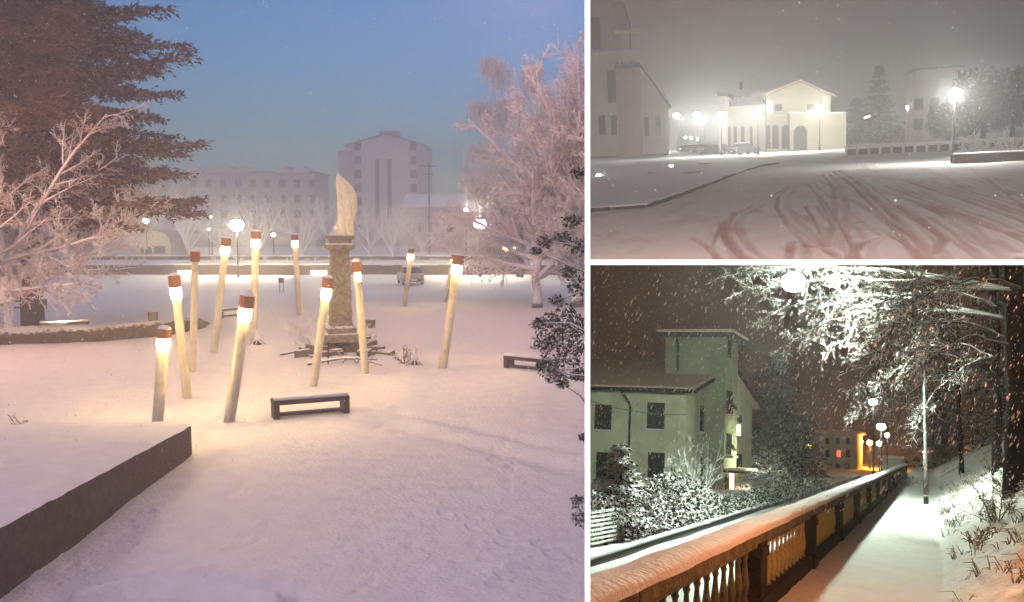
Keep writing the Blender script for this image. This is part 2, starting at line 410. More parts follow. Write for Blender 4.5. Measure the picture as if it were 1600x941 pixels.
def window(parent, w, h, M4, lit='glass', shutters=False, frame_m='shutter', depth=.06, name='window'):
    # in M4's frame: x across, z up, y outwards negative; a frame ring with a pane sub-part
    mb = MB(); t = .07
    for (a, b, c, d) in ((-w/2-t, w/2+t, h, h+t), (-w/2-t, w/2+t, -t, 0), (-w/2-t, -w/2, 0, h), (w/2, w/2+t, 0, h), (-t/3, t/3, 0, h)):
        mb.box(a, b, -depth, .02, c, d)
    o = part(name, mb, frame_m, parent); o.matrix_local = M4
    p = part('pane', MB().box(-w/2, w/2, -depth*.4, .02, 0, h), lit, o)
    if shutters:
        part('sill', MB().box(-w/2-.14, w/2+.14, -.2, 0.01, -t-.07, -t), 'plaster_white', o)
        part('sill_snow', MB().box(-w/2-.12, w/2+.12, -.19, 0.01, -t, -t+.06), 'snow', o)
        for s in (-1, 1):
            sh = MB(); x0 = min(s*w/2, s*w*.02); x1 = max(s*w/2, s*w*.02); sh.box(x0, x1, -depth-.05, -depth-.005, .0, h)
            for q in range(int(h/.11)): sh.box(x0+.05, x1-.05, -depth-.075, -depth-.05, .06+q*.11, .12+q*.11)
            part('shutter', sh, 'shutter', o)
    return o
def M4(x, y, z, rz=0): return Matrix.Translation((x, y, z)) @ Matrix.Rotation(rz, 4, 'Z')
def street_lamp(k, px, py, D, r, mt, label, ground=0, arm=0, poler=.06, name='street_lamp', group=None, cap=True, basez=True):
    SC[0] = k; p = at(k, px, py, D); t = thing(name, (p.x+arm, p.y, ground), label, 'street lamp', group=group)
    h = p.z-ground; pts = [Vector((0, 0, -.1)), Vector((0, 0, h*.5)), Vector((0, 0, h+(.25 if arm else -.0)))]
    mb = MB().tube(pts, [poler*1.3, poler, poler*.7], 10)
    mb.lathe([(poler*2.2, 0), (poler*2.2, .35), (poler*1.4, .9), (poler*1.2, .95)], 10)
    part('pole', mb, 'metal', t, True)
    if arm: part('arm', MB().tube([Vector((0, 0, h+.2)), Vector((-arm*.6, 0, h+.35)), Vector((-arm, 0, h+.2))], poler*.6, 8), 'metal', t, True)
    part('globe', MB().ball((-arm, 0, h), r, 8, .85), mt, t, True)
    if cap: part('lamp_hood', MB().lathe([(r*.95, h+r*.7), (r*.7, h+r*.95), (.05, h+r*1.1)], 12, (-arm, 0, 0)), 'metal', t)
    return t
def building(name, k, loc, w, dpt, h, roofh, wallm, roofm, label, rz=0, ridge='x', over=.4, wins=None, cat='building', group=None, roof_t=.25):
    SC[0] = k; t = thing(name, loc, label, cat, rz, group=group)
    mb = MB().box(-w/2, w/2, 0, dpt, -.5, h)
    if roofh and ridge == 'y': mb.prism([(-w/2+.01, 0.01), (w/2-.01, .01), (w/2-.01, dpt-.01), (-w/2+.01, dpt-.01)], h-.02, h); 
    # gable pieces
    if ridge == 'y' and roofh:
        b = len(mb.v); mb.v += [Vector(p) for p in ((-w/2, 0, h), (w/2, 0, h), (0, 0, h+roofh), (-w/2, dpt, h), (w/2, dpt, h), (0, dpt, h+roofh))]
        mb.f += [(b, b+1, b+2), (b+5, b+4, b+3)]
    if ridge == 'x' and roofh:
        b = len(mb.v); mb.v += [Vector(p) for p in ((-w/2, 0, h), (-w/2, dpt, h), (-w/2, dpt/2, h+roofh), (w/2, 0, h), (w/2, dpt, h), (w/2, dpt/2, h+roofh))]
        mb.f += [(b, b+2, b+1), (b+3, b+4, b+5)]
    part('wall', mb, wallm, t)
    rf = MB()
    if not roofh: rf.box(-w/2-over, w/2+over, -over, dpt+over, h, h+roof_t)
    elif ridge == 'x':
        sl = roofh/(dpt/2); z = h-over*sl
        for s in (0, 1):
            ya, yb = (-over, dpt/2) if s == 0 else (dpt+over, dpt/2); b = len(rf.v)
            rf.v += [Vector(p) for p in ((-w/2-over, ya, z), (w/2+over, ya, z), (w/2+over, yb, h+roofh), (-w/2-over, yb, h+roofh))]
            rf.v += [Vector(p) for p in ((-w/2-over, ya, z+roof_t), (w/2+over, ya, z+roof_t), (w/2+over, yb, h+roofh+roof_t), (-w/2-over, yb, h+roofh+roof_t))]
            rf.f += [(b, b+1, b+2, b+3), (b+4, b+5, b+6, b+7), (b, b+1, b+5, b+4), (b+1, b+2, b+6, b+5), (b+2, b+3, b+7, b+6), (b+3, b, b+4, b+7)]
    else:
        sl = roofh/(w/2); z = h-over*sl
        for s in (-1, 1):
            b = len(rf.v)
            for dz in (0, roof_t): rf.v += [Vector(p) for p in ((s*(w/2+over), -over, z+dz), (s*(w/2+over), dpt+over, z+dz), (0, dpt+over, h+roofh+dz), (0, -over, h+roofh+dz))]
            rf.f += [(b, b+1, b+2, b+3), (b+4, b+5, b+6, b+7), (b, b+1, b+5, b+4), (b+1, b+2, b+6, b+5), (b+2, b+3, b+7, b+6), (b+3, b, b+4, b+7)]
    part('roof', rf, roofm, t, fix=True)
    for (x, z, ww, hh, lit) in (wins or []): window(t, ww, hh, M4(x, 0, z), lit)
    return t
def car(k, loc, rz, label, paint='car_paint', group=None, lights=None, s=1.0):
    SC[0] = k; t = thing('parked_car', loc, label, 'car', rz, group=group)
    # profile in (y length, z); body swept across x with tumblehome
    W = .86; ys = [(-2.05, .45), (-2.1, .75), (-1.95, .98), (-1.3, 1.02), (-.75, 1.02)]
    lower = [(-2.05, .28), (-2.12, .6), (-2.0, .88), (-1.1, .98), (1.6, 1.0), (2.0, .92), (2.1, .6), (2.03, .28)]
    b = MB(); n = len(lower)
    for x, sc in ((-W, .97), (-W*.96, 1), (W*.96, 1), (W, .97)):
        for (y, z) in lower: b.v.append(Vector((x, y*sc, z if abs(x) < W else .3+(z-.3)*.88)))
    for i in range(3):
        for j in range(n):
            q = (j+1) % n; b.f.append((i*n+j, i*n+q, (i+1)*n+q, (i+1)*n+j))
    b.f.append(tuple(range(n))[::-1]); b.f.append(tuple(3*n+j for j in range(n)))
    part('body', b, paint, t, fix=True)
    c = MB(); up = [(-1.1, .97), (-.45, 1.42), (1.2, 1.45), (1.85, .98)]; up2 = [(-1.1, .97), (-.40, 1.44), (1.15, 1.47), (1.85, .98)]
    for x, pr in ((-.78, None),):
        b0 = len(c.v)
        for sx in (-1, 1):
            for (y, z) in up: c.v.append(Vector((sx*(.80 if z < 1.1 else .62), y, z)))
        c.f += [(0, 1, 2, 3), (7, 6, 5, 4), (0, 4, 5, 1), (1, 5, 6, 2), (2, 6, 7, 3), (3, 7, 4, 0)]
    part('cabin_glass', c, 'glass', t, fix=True)
    rf = MB().prism([(-.66, -.5), (.66, -.5), (.66, 1.28), (-.66, 1.28)], 1.44, 1.5); bevel(part('roof_panel', rf, paint, t), .02)
    sn = MB().prism([(-.62, -.45), (.62, -.45), (.62, 1.22), (-.62, 1.22)], 1.5, 1.6); bevel(part('snow_cap', sn, 'snow', t), .04)
    for sx in (-1, 1):
        for sy in (-1.3, 1.3):
            w = MB(); w.tube([Vector((sx*.68, sy, .31)), Vector((sx*.87, sy, .31))], .31, 16); wo_ = part('wheel', w, 'rubber', t)
            part('rim', MB().tube([Vector((sx*.86, sy, .31)), Vector((sx*.885, sy, .31))], .19, 12), 'metal_grey', wo_)
        part('headlight', MB().box(sx*.62-.14, sx*.62+.14, -2.13, -2.0, .62, .76), lights or 'glass', t)
        part('tail_light', MB().box(sx*.70-.1, sx*.70+.1, 2.0, 2.11, .68, .86), 'torch_cap', t)
    part('bumper', MB().box(-.8, .8, 2.05, 2.16, .36, .56), 'rubber', t)
    part('number_plate', MB().box(-.26, .26, 2.16, 2.175, .42, .53), 'white', t)
    return t

# ================================================================== A: the park with the torches
SC[0] = 'A'
def GA(px, py, z=0): return G('A', px, py, z)
def seg_d(X, Y, a, b):
    ax, ay, bx, by = a[0], a[1], b[0], b[1]; dx, dy = bx-ax, by-ay
    t = np.clip(((X-ax)*dx+(Y-ay)*dy)/(dx*dx+dy*dy+1e-9), 0, 1)
    return np.hypot(X-ax-t*dx, Y-ay-t*dy)
trA = [[(600, 655), (700, 678), (800, 700), (930, 735)], [(620, 640), (760, 668), (930, 706)], [(350, 780), (372, 770), (385, 750)], [(365, 782), (388, 768), (396, 752)],
       [(215, 545), (190, 590), (150, 640)], [(8, 455), (300, 452), (560, 445), (910, 440)]]
def hA(X, Y):
    Z = .10*fbm(X*.22, Y*.22, 3)+.035*fbm(X*1.1, Y*1.1, 3)+.012*fbm(X*5, Y*5, 2)
    for i, c in enumerate(trA):
        p = [GA(*q) for q in c]; d = np.full(X.shape, 9.)
        for a, b in zip(p[:-1], p[1:]): d = np.minimum(d, seg_d(X, Y, a, b))
        w = (.45, .35, .10, .10, .3, .5)[i]; Z = Z-(.16, .10, .05, .05, .05, .06)[i]*np.exp(-(d/w)**2)*(1+.4*fbm(X*2, Y*2, 2))
    # scuffed snow and footprints
    sc = np.clip(vn(X*.35+40, Y*.35+10)*2.6-.35, 0, 1); Z = Z-.05*sc*np.clip(vn(X*3.1, Y*3.1)*4, 0, 1)
    rs = np.random.RandomState(4)
    for (bx, by, s_) in [(246, 665, .3), (293, 626, .28), (301, 583, .28), (334, 552, .28), (396, 536, .28), (358, 660, .32), (468, 492, .26), (489, 607, .28), (571, 586, .28), (632, 478, .28), (691, 578, .3), (533, 556, 1.6), (648, 572, .4)]:
        c = GA(bx, by); r_ = np.hypot(X-c.x, Y-c.y); Z += (.07 if s_ < 1 else .12)*np.exp(-(r_/s_)**2)*(1+.5*vn(X*4, Y*4))-.03*np.exp(-((r_-s_*2)/(s_*.6))**2)
    trails = [((700, 800), (800, 850), (905, 880)), ((380, 600), (300, 560), (250, 548))]
    for tr in trails:
        P = [GA(*q) for q in tr]; k = 0
        for a, b in zip(P[:-1], P[1:]):
            L = (b-a).length; n_ = int(L/.42); d = (b-a)/max(L, 1e-6)
            for i in range(n_):
                c = a+d*(L*i/n_)+Vector((-d.y, d.x, 0))*(.13 if k % 2 else -.13); k += 1
                c += Vector((rs.uniform(-.06, .06), rs.uniform(-.06, .06), 0)); m_ = (abs(X-c.x) < .5) & (abs(Y-c.y) < .5)
                if m_.any():
                    dx = X[m_]-c.x; dy = Y[m_]-c.y; u_ = dx*d.x+dy*d.y; v_ = -dx*d.y+dy*d.x
                    e = (u_/.17)**2+(v_/.08)**2; Z[m_] += -.065*np.exp(-e**2)+.018*np.exp(-(e-1.8)**2)
    for i in range(420):
        c = GA(rs.uniform(20, 905), 500+430*rs.rand()**.8); s = rs.uniform(.04, .12); m_ = (abs(X-c.x) < .5) & (abs(Y-c.y) < .5)
        if m_.any(): e = ((X[m_]-c.x)/s)**2+((Y[m_]-c.y)/(s*rs.uniform(.7, 1.6)))**2; Z[m_] += rs.choice([-.035, .03])*np.exp(-e)
    p = [GA(*q) for q in ((120, 938), (190, 917), (240, 911), (300, 914), (360, 922), (430, 940))]; d = np.full(X.shape, 9.)
    for a, b in zip(p[:-1], p[1:]): d = np.minimum(d, seg_d(X, Y, a, b))
    Z = Z+.13*np.exp(-(d/.10)**2)-.10*np.exp(-((d-.28)/.14)**2)
    return Z
wedge_grid('ground', -.80, .10, 620, 7, 256, 520, hA, 'snow')
solo('terrain', MB().box(-256, 60, -256, 256, -1.2, -.5), 'snow', kind='structure')
# raised planter wall
c1 = GA(300, 712); c2 = GA(8, 930); dn = (c2-c1).normalized(); c3 = c2+dn*5
zt = [.66, .66+.29*1, 1.1]
nrm = Vector((-dn.y, dn.x, 0)); nrm = nrm if nrm.x < 0 else -nrm
t = thing('planter', c1, 'long dark stone planter with a snow filled top in the left foreground', 'planter')
L1 = (c2-c1).length; L2 = L1+5; a0 = math.atan2(dn.y, dn.x)
def PL(s, w): return Vector((dn.x*s+nrm.x*w, dn.y*s+nrm.y*w))
wl = MB(); zL = .66+.29*L2/L1
wl.prism([PL(0, 0), PL(L1, 0), PL(L2, 0), PL(L2, .28), PL(L1, .28), PL(0, .28)], -.3, [.66, .95, zL, zL, .95, .66])
wl.prism([PL(-.01, .285), PL(.27, .285), PL(.27, 9), PL(-.01, 9)], -.3, [.655, .655, .50, .50])
part('stone_wall', wl, 'wall_stone', t, fix=True)
ns, nw_ = 60, 50; sf = MB()
for i in range(ns+1):
    for j in range(nw_+1):
        s = L2*i/ns; w = 9*j/nw_; q_ = min(1, w/.6); z = (.66+.29*s/L1)+(.06*noise.noise(Vector((s*.9, w*.9, 3)))+.02*noise.noise(Vector((s*4, w*4, 1))))*q_+.03+.03*q_-(.03 if j == 0 else 0)
        p = PL(s-.02, w-.014-(.035*max(0, noise.noise(Vector((s*2.3, 0, 9)))+.15) if j == 0 else 0)); z += .02*noise.noise(Vector((s*3, 5, 0)))*(j < 3); sf.v.append(Vector((p.x, p.y, z)))
for i in range(ns):
    for j in range(nw_):
        b = i*(nw_+1)+j; sf.f.append((b, b+1, b+nw_+2, b+nw_+1))
sp = part('snow_cover', sf, 'snow', t, True, fix=True)
# torches: base px, top px, width px, lit
TOR = [(246, 665, 257, 514, 19, 1, 'leftmost glowing torch pole, short and thick, behind the stone planter'),
       (293, 626, 272, 431, 15, 1, 'glowing torch pole leaning left, just behind the short leftmost one'),
       (301, 583, 305, 393, 12, 0, 'unlit torch pole with a dark red cap, between lit poles at the left'),
       (334, 552, 354, 372, 12, 1, 'tall glowing torch pole leaning right, beside the small plank bench'),
       (396, 536, 400, 362, 12, 1, 'upright glowing torch pole behind the big leaning front one'),
       (358, 660, 387, 462, 19, 1, 'big glowing torch pole with a snow lump on its cap, left of the front bench'),
       (468, 492, 460, 367, 9, 1, 'thin far glowing torch pole left of the monument'),
       (489, 607, 513, 434, 14, 1, 'glowing torch pole leaning right in front of the monument'),
       (571, 586, 557, 409, 13, 2, 'torch pole leaning left against the right side of the monument'),
       (632, 478, 643, 389, 8, 1, 'small far glowing torch pole in front of the parked car'),
       (695, 472, 709, 398, 7, 2, 'thin dim torch pole hidden behind the right hand one'),
       (691, 578, 717, 399, 15, 1, 'rightmost glowing torch pole leaning right')]
for (bx, by, tx, ty, wpx, lit, lab) in TOR:
    b = GA(bx, by); tp = at('A', tx, ty, b.y); ax = tp-b; Ht = ax.length; q = ax.to_track_quat('Z', 'Y').to_matrix().to_4x4()
    r = wpx/2*b.y/FPX*.93
    t = thing('torch_pole', b, lab, 'torch light', group='leaning torch poles round the monument', extra=q)
    ch = min(.34, Ht*.1); gh = ch*.95; z1 = Ht-ch-gh
    part('pole', MB().lathe([(r*1.02, -.15), (r, .2), (r*.97, z1)], 20), 'torch_pole', t, True)
    if lit == 1:
        part('lamp_ring', MB().lathe([(r*.98, z1), (r*1.1, z1+gh*.2), (r*1.2, z1+gh*.6), (r*1.1, z1+gh)], 16), 'torch_glow', t, True)
    elif lit == 2:
        part('lamp_ring', MB().lathe([(r*.9, z1), (r*.95, z1+gh*.5), (r*.9, z1+gh)], 16), emi('torch_dim', (1, .72, .35), 2.2, (.9, .8, .6)), t, True)
    else: part('lamp_ring', MB().lathe([(r*.9, z1), (r*.9, z1+gh)], 16), 'torch_pole', t, True)
    cp = MB().lathe([(r*1.12, z1+gh), (r*1.22, z1+gh+.02), (r*1.22, Ht-.03), (r*1.12, Ht)], 20)
    for j in range(10):
        a = j*.628; cp.box(-.012, .012, -.02, .02, z1+gh+.01, Ht-.01, rot=Matrix.Rotation(a, 3, 'Z'), loc=(r*1.22*math.cos(a), r*1.22*math.sin(a), 0))
    part('cap', cp, 'torch_cap', t)
    part('snow_cap', MB().lathe([(r*1.16, Ht), (r*1.05, Ht+.05), (r*.6, Ht+(.13 if lab.startswith('big') or lit == 2 else .08)), (.01, Ht+(.15 if lab.startswith('big') else .09))], 16), 'snow', t, True)
# benches
def slab_bench(pxa, pya, pxb, pyb, h, w, label, leg2=True, name='bench', grp='low benches in the snow'):
    a = GA(pxa, pya); b = GA(pxb, pyb); L = (b-a).length; rz = math.atan2(b.y-a.y, b.x-a.x)
    t = thing(name, a, label, 'bench', rz, group=grp)
    o = part('seat', MB().box(0, L, 0, w, h-.11, h), 'bench_wood', t); bevel(o, .012, 1)
    for x in (0, L-.16): bevel(part('leg', MB().box(x+.005, x+.155, .01, w-.01, -.1, h-.112), 'bench_wood', t), .01, 1)
    part('stretcher', MB().box(.16, L-.16, w*.3, w*.6, .02, .1), 'bench_wood', t)
    sn = part('snow_layer', MB().box(.02, L-.02, .02, w-.02, h, h+.11), 'snow', t); bevel(sn, .045, 3)
    return t
slab_bench(428, 655, 547, 645, .45, .55, 'low dark bench with snow on its seat, in front of the torches')
slab_bench(786, 575, 862, 583, .42, .5, 'dark low bench at the right, half hidden by the evergreen shrub')
slab_bench(62, 523, 140, 519, .5, .45, 'dark bench beside the thick tree trunk at the left edge')
slab_bench(346, 497, 396, 492, .45, .4, 'small plank bench behind the big leaning torch pole')
slab_bench(2, 484, 74, 480, .5, .4, 'far dark bench behind the left tree trunk')
# brown bank and flood light
pts = [GA(-60, 541), GA(8, 539), GA(90, 537), GA(150, 534), GA(200, 529), GA(250, 524), GA(285, 519), GA(318, 513)]
mb = MB(); nseg = 56
for i in range(nseg+1):
    f = i/nseg*(len(pts)-1); j = min(int(f), len(pts)-2); p = pts[j].lerp(pts[j+1], f-j); e = 1-max(0, (i/nseg-.8)/.2)**1.4
    for (dy, z) in ((0, -.1), (.12, .30), (.3, .52), (.9, .60), (2.6, .5), (5, -.1)):
        mb.v.append(p+Vector((rnd(-.05, .05), dy*e, z*e+rnd(-.04, .04)*(z > 0))))
for i in range(nseg):
    for j in range(5): mb.f.append((i*6+j, i*6+j+1, i*6+6+j+1, i*6+6+j))
solo('earth_bank', mb, 'earth', kind='structure', fix=True, smooth=True)
def spot(px, py, r, label, m='lamp_white', k='A', z=0):
    p = G(k, px, py, 0); SC[0] = k; t = thing('ground_light', p, label, 'ground light')
    part('housing', MB().lathe([(r*1.3, -.05), (r*1.35, z+.05), (r*1.2, z+.1)], 12), 'metal', t)
    part('lens', MB().lathe([(r, z+.1), (r*.8, z+.1+r*.45), (.01, z+.1+r*.6)], 12), m, t, True)
spot(98, 523, .10, 'small bright floodlight on the ground by the left bench', 'lamp_cool', z=.22)
# litter bins
def bin_(px, py, w, h, leg, label, k='A', name='litter_bin'):
    p = G(k, px, py, 0); SC[0] = k; t = thing(name, p, label, 'litter bin')
    part('bucket', MB().lathe([(w*.42, leg), (w*.5, leg+.05), (w*.52, leg+h-.03), (w*.55, leg+h)], 14), 'bench_wood', t)
    for s in (-1, 1): part('leg', MB().tube([Vector((s*w*.3, 0, -.1)), Vector((s*w*.3, 0, leg+.1))], .035, 8), 'metal', t)
    part('snow_cap', MB().lathe([(w*.52, leg+h), (w*.4, leg+h+.06), (.01, leg+h+.09)], 12), 'snow', t, True)
bin_(240, 521, .42, .62, .38, 'wooden litter bin on two legs above the brown bank')
bin_(440, 458, .42, .35, .75, 'small box on thin legs in the snow beyond the torches', name='post_box_bin')
# monument
M0 = GA(533, 552); DM = M0.y
def mz(px, py): p = at('A', px, py, DM); return p.x-M0.x, p.z
def loft(rows, depth, n=24, fold=0, seed=0):
    mb = MB()
    for (xl, xr, py) in rows:
        x0, z = mz(xl, py); x1, _ = mz(xr, py); cx = (x0+x1)/2; r = (x1-x0)/2
        for j in range(n):
            a = 2*math.pi*j/n; f = 1+.07*math.sin(a*9+z*3+seed)*(fold > 0)+.04*math.sin(a*17-z*5)*(fold > 0)+fold*noise.noise(Vector((math.cos(a)*2.2+seed, math.sin(a)*2.2, z*.9)))+fold*.5*noise.noise(Vector((a*3, 0, z*.5+seed)))
            mb.v.append(Vector((cx+r*math.cos(a)*f, min(r, depth)*math.sin(a)*f*.9, z)))
    m = len(rows)
    for i in range(m-1):
        for j in range(n): k = (j+1) % n; mb.f.append((i*n+j, i*n+k, (i+1)*n+k, (i+1)*n+j))
    mb.f.append(tuple(range(n))); mb.f.append(tuple((m-1)*n+j for j in range(n))[::-1]); return mb
t = thing('monument_pedestal', M0, 'weathered brown stone pedestal with a snowy cornice on a heap of rocks', 'monument')
def ped(rows, mt, nm, rot=.3):
    mb = MB(); vs = []; fine = []
    for (r0, r1) in zip(rows[:-1], rows[1:]):
        m_ = max(1, int(abs(r0[1]-r1[1])/4)); fine += [(r0[0]+(r1[0]-r0[0])*i/m_, r0[1]+(r1[1]-r0[1])*i/m_) for i in range(m_)]
    fine.append(rows[-1])
    for i, (hw, py) in enumerate(fine):
        z = mz(533, py)[1]; w = hw*DM/FPX*(1+rnd(-.025, .02)-(.04 if nm == 'shaft' and i % 6 == 3 else 0)); vs.append((w, z))
    for (w, z) in vs:
        for (sx, sy) in ((-1, -1), (0, -1.04), (1, -1), (1.04, 0), (1, 1), (0, 1.04), (-1, 1), (-1.04, 0)):
            mb.v.append(Matrix.Rotation(rot, 3, 'Z') @ Vector((w*sx*.82, w*sy*.82, z)))
    for i in range(len(vs)-1):
        for j in range(8): k = (j+1) % 8; mb.f.append((i*8+j, i*8+k, (i+1)*8+k, (i+1)*8+j))
    mb.f.append(tuple(range(8))[::-1]); mb.f.append(tuple((len(vs)-1)*8+j for j in range(8)))
    o = part(nm, mb, mt, t, fix=True); return o
ped([(21, 508), (20, 480), (18, 420), (16.5, 392)], 'mon_stone', 'shaft')
ped([(17, 392), (22, 390), (26, 388), (26, 382), (21, 380), (21, 375), (25, 373), (24, 368), (17, 366)], 'mon_stone', 'cornice')
ped([(33, 532), (33, 520), (27, 519), (27, 511), (23, 508)], 'mon_stone', 'plinth')
o = part('inscription_panel', MB().box(-.20, .20, -.02, .02, mz(533, 470)[1], mz(533, 402)[1]), 'statue', t); o.matrix_local = Matrix.Rotation(.3, 4, 'Z') @ Matrix.Translation((0, -.44, 0)) @ Matrix.Rotation(-.045, 4, 'X')
o = MB()
random.seed(5)
for i in range(26):
    a = rnd(0, 6.28); rr = rnd(.3, 1.25); c = Vector((rr*math.cos(a)*1.1, rr*math.sin(a)*.9, 0)); s = rnd(.25, .5); zz = max(.1, 1.2-rr*.75)*rnd(.5, 1)
    o.box(-s, s, -s*.7, s*.7, -.2, zz*.9, rot=Matrix.Rotation(rnd(0, 3), 3, 'Z') @ Matrix.Rotation(rnd(-.15, .15), 3, 'X'), loc=c)
for i in range(24):
    a = rnd(0, 6.28); rr = rnd(.9, 1.75); s = rnd(.25, .45)
    o.box(-s, s, -s*.5, s*.5, -.1, rnd(.1, .28), rot=Matrix.Rotation(rnd(0, 3), 3, 'Z') @ Matrix.Rotation(rnd(-.2, .2), 3, 'X'), loc=(rr*math.cos(a)*1.05, rr*math.sin(a)*.9, 0))
part('rock_base', o, 'mon_rock', t)
rows = [(531, 545, 372), (526, 552, 370), (526, 551, 362), (527, 550, 354), (529, 551, 345), (530, 553, 337), (529, 556, 330), (528, 556, 322), (528, 555, 314), (527, 554, 306), (527, 552, 299), (526, 549, 292), (526, 544, 286), (526, 538, 280), (526, 532, 275), (527.5, 529.5, 270)]
sm = loft(rows, .26, 40, .30, 2)
s0 = thing('statue', M0, 'pale stone statue of a draped figure with a raised wing on the pedestal', 'statue')
part('figure', sm, 'statue', s0, True, fix=True)
wg = MB()
for i in range(7):
    pa = mz(536+i*2.2, 338+i*2); pb = mz(527.5+i*3.6, 277+i*5.5)
    wg.tube([Vector((pa[0], -.13, pa[1])), Vector(((pa[0]+pb[0])/2, -.2, (pa[1]+pb[1])/2)), Vector((pb[0], -.1, pb[1]))], [.05, .05, .012], 6)
part('wing_feathers', wg, 'statue', s0, True)
bb = mz(526, 356)
hd = MB(); hd.ball((bb[0]+.02, -.05, bb[1]), .11, 8, 1.1); hd.tube([Vector((bb[0]+.02, -.02, bb[1]-.1)), Vector((bb[0]+.14, 0, bb[1]-.28))], [.05, .1], 8)
part('side_figure', hd, 'statue', s0, True)
# dark box right of the monument
b = GA(575, 512); o = solo('stone_block', MB().box(-.33, .33, -.2, .2, -.05, .42), 'mon_rock', 'low dark stone block just right of the monument', 'stone block', loc=b)
bevel(o, .03)
# logs and shrubs around
random.seed(11)
def shrub(px, py, n, L, r, label, m='bark_snow', k='A', name='bare_shrub', up=.6):
    p = G(k, px, py, 0) if not isinstance(px, Vector) else px
    mb = MB(); twigs(mb, (0, 0, 0), n, L, r, up, 3); SC[0] = k
    return solo(name, mb, m, label, 'shrub', loc=p)
shrub(490, 545, 16, 1.5, .022, 'frosty bare shrub spreading left of the monument', 'frost')
shrub(470, 522, 10, 1.3, .02, 'smaller frosty twigs behind the bare shrub by the monument', 'frost')
shrub(575, 535, 8, 1.0, .02, 'snowy twigs between the monument and the leaning torch', 'frost')
shrub(632, 568, 8, .8, .014, 'small dry twigs beside the pointed stump', 'dry', name='dry_bush')
shrub(30, 668, 4, .35, .008, 'tiny dry weed sticking out of the snow behind the planter', 'dry', name='dry_weed')
def log(pa, pb, r, label):
    a = GA(*pa); b = GA(*pb); m = (a+b)/2+Vector((0, 0, .25))
    mb = MB(); mb.tube([Vector((0, 0, .08)), m-a, b-a+Vector((0, 0, .15))], [r, r*.8, r*.5], 7)
    for i in range(3):
        q = Vector((0, 0, .1)).lerp(b-a, .3+.2*i); mb.tube([q, q+Vector((rnd(-.4, .4), rnd(-.3, .3), .35))], [r*.4, r*.15], 5)
    solo('fallen_branch', mb, 'bark_snow', label, 'branch', loc=a, smooth=True)
log((438, 557), (520, 556), .06, 'fallen branch lying left of the rocks')
log((480, 572), (590, 568), .07, 'snowy fallen branch lying across the front of the rocks')
log((520, 562), (597, 577), .06, 'fallen branch sloping down at the right foot of the monument')
def stump(px, py, h, r, label):
    p = GA(px, py); mb = MB(); mb.tube([Vector((0, 0, -.1)), Vector((0, 0, h*.4)), Vector((.02, 0, h*.8)), Vector((-.01, 0, h))], [r, r*.75, r*.45, .02], 9)
    for i in range(8):
        a = i*.8; mb.tube([Vector((0, 0, h*.5)), Vector((math.cos(a)*r*1.2, math.sin(a)*r*1.2, .1)), Vector((math.cos(a)*r*2.2, math.sin(a)*r*2.2, 0))], [.03, .025, .01], 5)
    solo('tree_stump', mb, 'bark_snow', label, 'tree stump', loc=p, smooth=True)
stump(648, 572, .75, .16, 'dark pointed stump right of the monument')
stump(402, 538, .62, .17, 'rough broken stump behind the leaning front torch')
p = GA(513, 569); solo('stake', MB().tube([Vector((0, 0, -.1)), Vector((0, 0, .8))], .03, 6), 'bark_dark', 'thin dark stake standing in front of the rocks', 'stake', loc=p)
# parked car, kerb walls
p = GA(641, 444); car('A', p, math.pi+.25, 'snow covered grey car parked at the edge of the square, seen from behind')
random.seed(3)
def longwall(name, y, z0, z1, th, mt, label, cat, k='A', x0=-90, x1=12, cap=True, posts=0):
    SC[0] = k; t = thing(name, (0, y, 0), label, cat)
    mb = MB(); n = 90
    for i in range(n):
        xa = x0+(x1-x0)*i/n; xb = x0+(x1-x0)*(i+1)/n-.03; dz = rnd(-.04, .04); mb.box(xa, xb, 0, th, z0, z1+dz)
    part('wall', mb, mt, t)
    if cap: bevel(part('snow_cap', MB().box(x0, x1, -.06, th+.06, z1+.05, z1+.17), 'snow', t), .04)
    return t
longwall('low_wall', 88.5, -.4, .92, .5, 'earth', 'long low brown wall along the far edge of the snowy square', 'wall')
longwall('roadside_wall', 99, -.4, 1.4, .4, 'wall_stone', 'second long wall further back with a thick line of snow on top', 'wall')
mb = MB()
for (y, z) in ((89, .85), (92, 1.0), (95, 1.12), (99.2, 1.05)): mb.v += [Vector((-95, y, z)), Vector((12, y, z))]
for i in range(3): mb.f.append((2*i, 2*i+1, 2*i+3, 2*i+2))
solo('road', mb, 'snow', kind='structure')
# hedgerow clumps on the bank
for i in range(26):
    x = -66+i*2.9+rnd(-1, 1)
    if -5 < x < 0: continue
    mb = MB(); twigs(mb, (0, 0, 0), 5, rnd(.8, 1.4), .03, .7, 2)
    solo('frosted_bush', mb, 'frost', 'small frosted bush on the bank between the two far walls', 'bush', group='frosted bushes on the far bank', loc=(x, rnd(91, 97), .9))
# lamps
street_lamp('A', 370, 352, 84, .62, 'lamp_cool', 'brightest street lamp, beyond the torches at the left of the monument')
street_lamp('A', 750, 350, 84, .55, 'lamp_cool', 'bright street lamp at the right in front of the pale house')
street_lamp('A', 728, 328, 100, .22, 'lamp_small', 'tall thin lamp post with a small light left of the right street lamp')
street_lamp('A', 228, 345, 112, .32, 'lamp_cool', 'small street lamp beyond the trees at the left')
street_lamp('A', 330, 339, 140, .22, 'lamp_small', 'tiny far lamp, upper of two beside the bright street lamp')
street_lamp('A', 326, 358, 125, .22, 'lamp_small', 'tiny far lamp, lower of two beside the bright street lamp')
street_lamp('A', 427, 367, 105, .26, 'lamp_small', 'square far lantern between two torch poles')
street_lamp('A', 526, 356, 110, .26, 'lamp_cool', 'far lamp just left of the statue')
street_lamp('A', 106, 333, 120, .25, 'lamp_small', 'far lamp seen through the branches at the left')
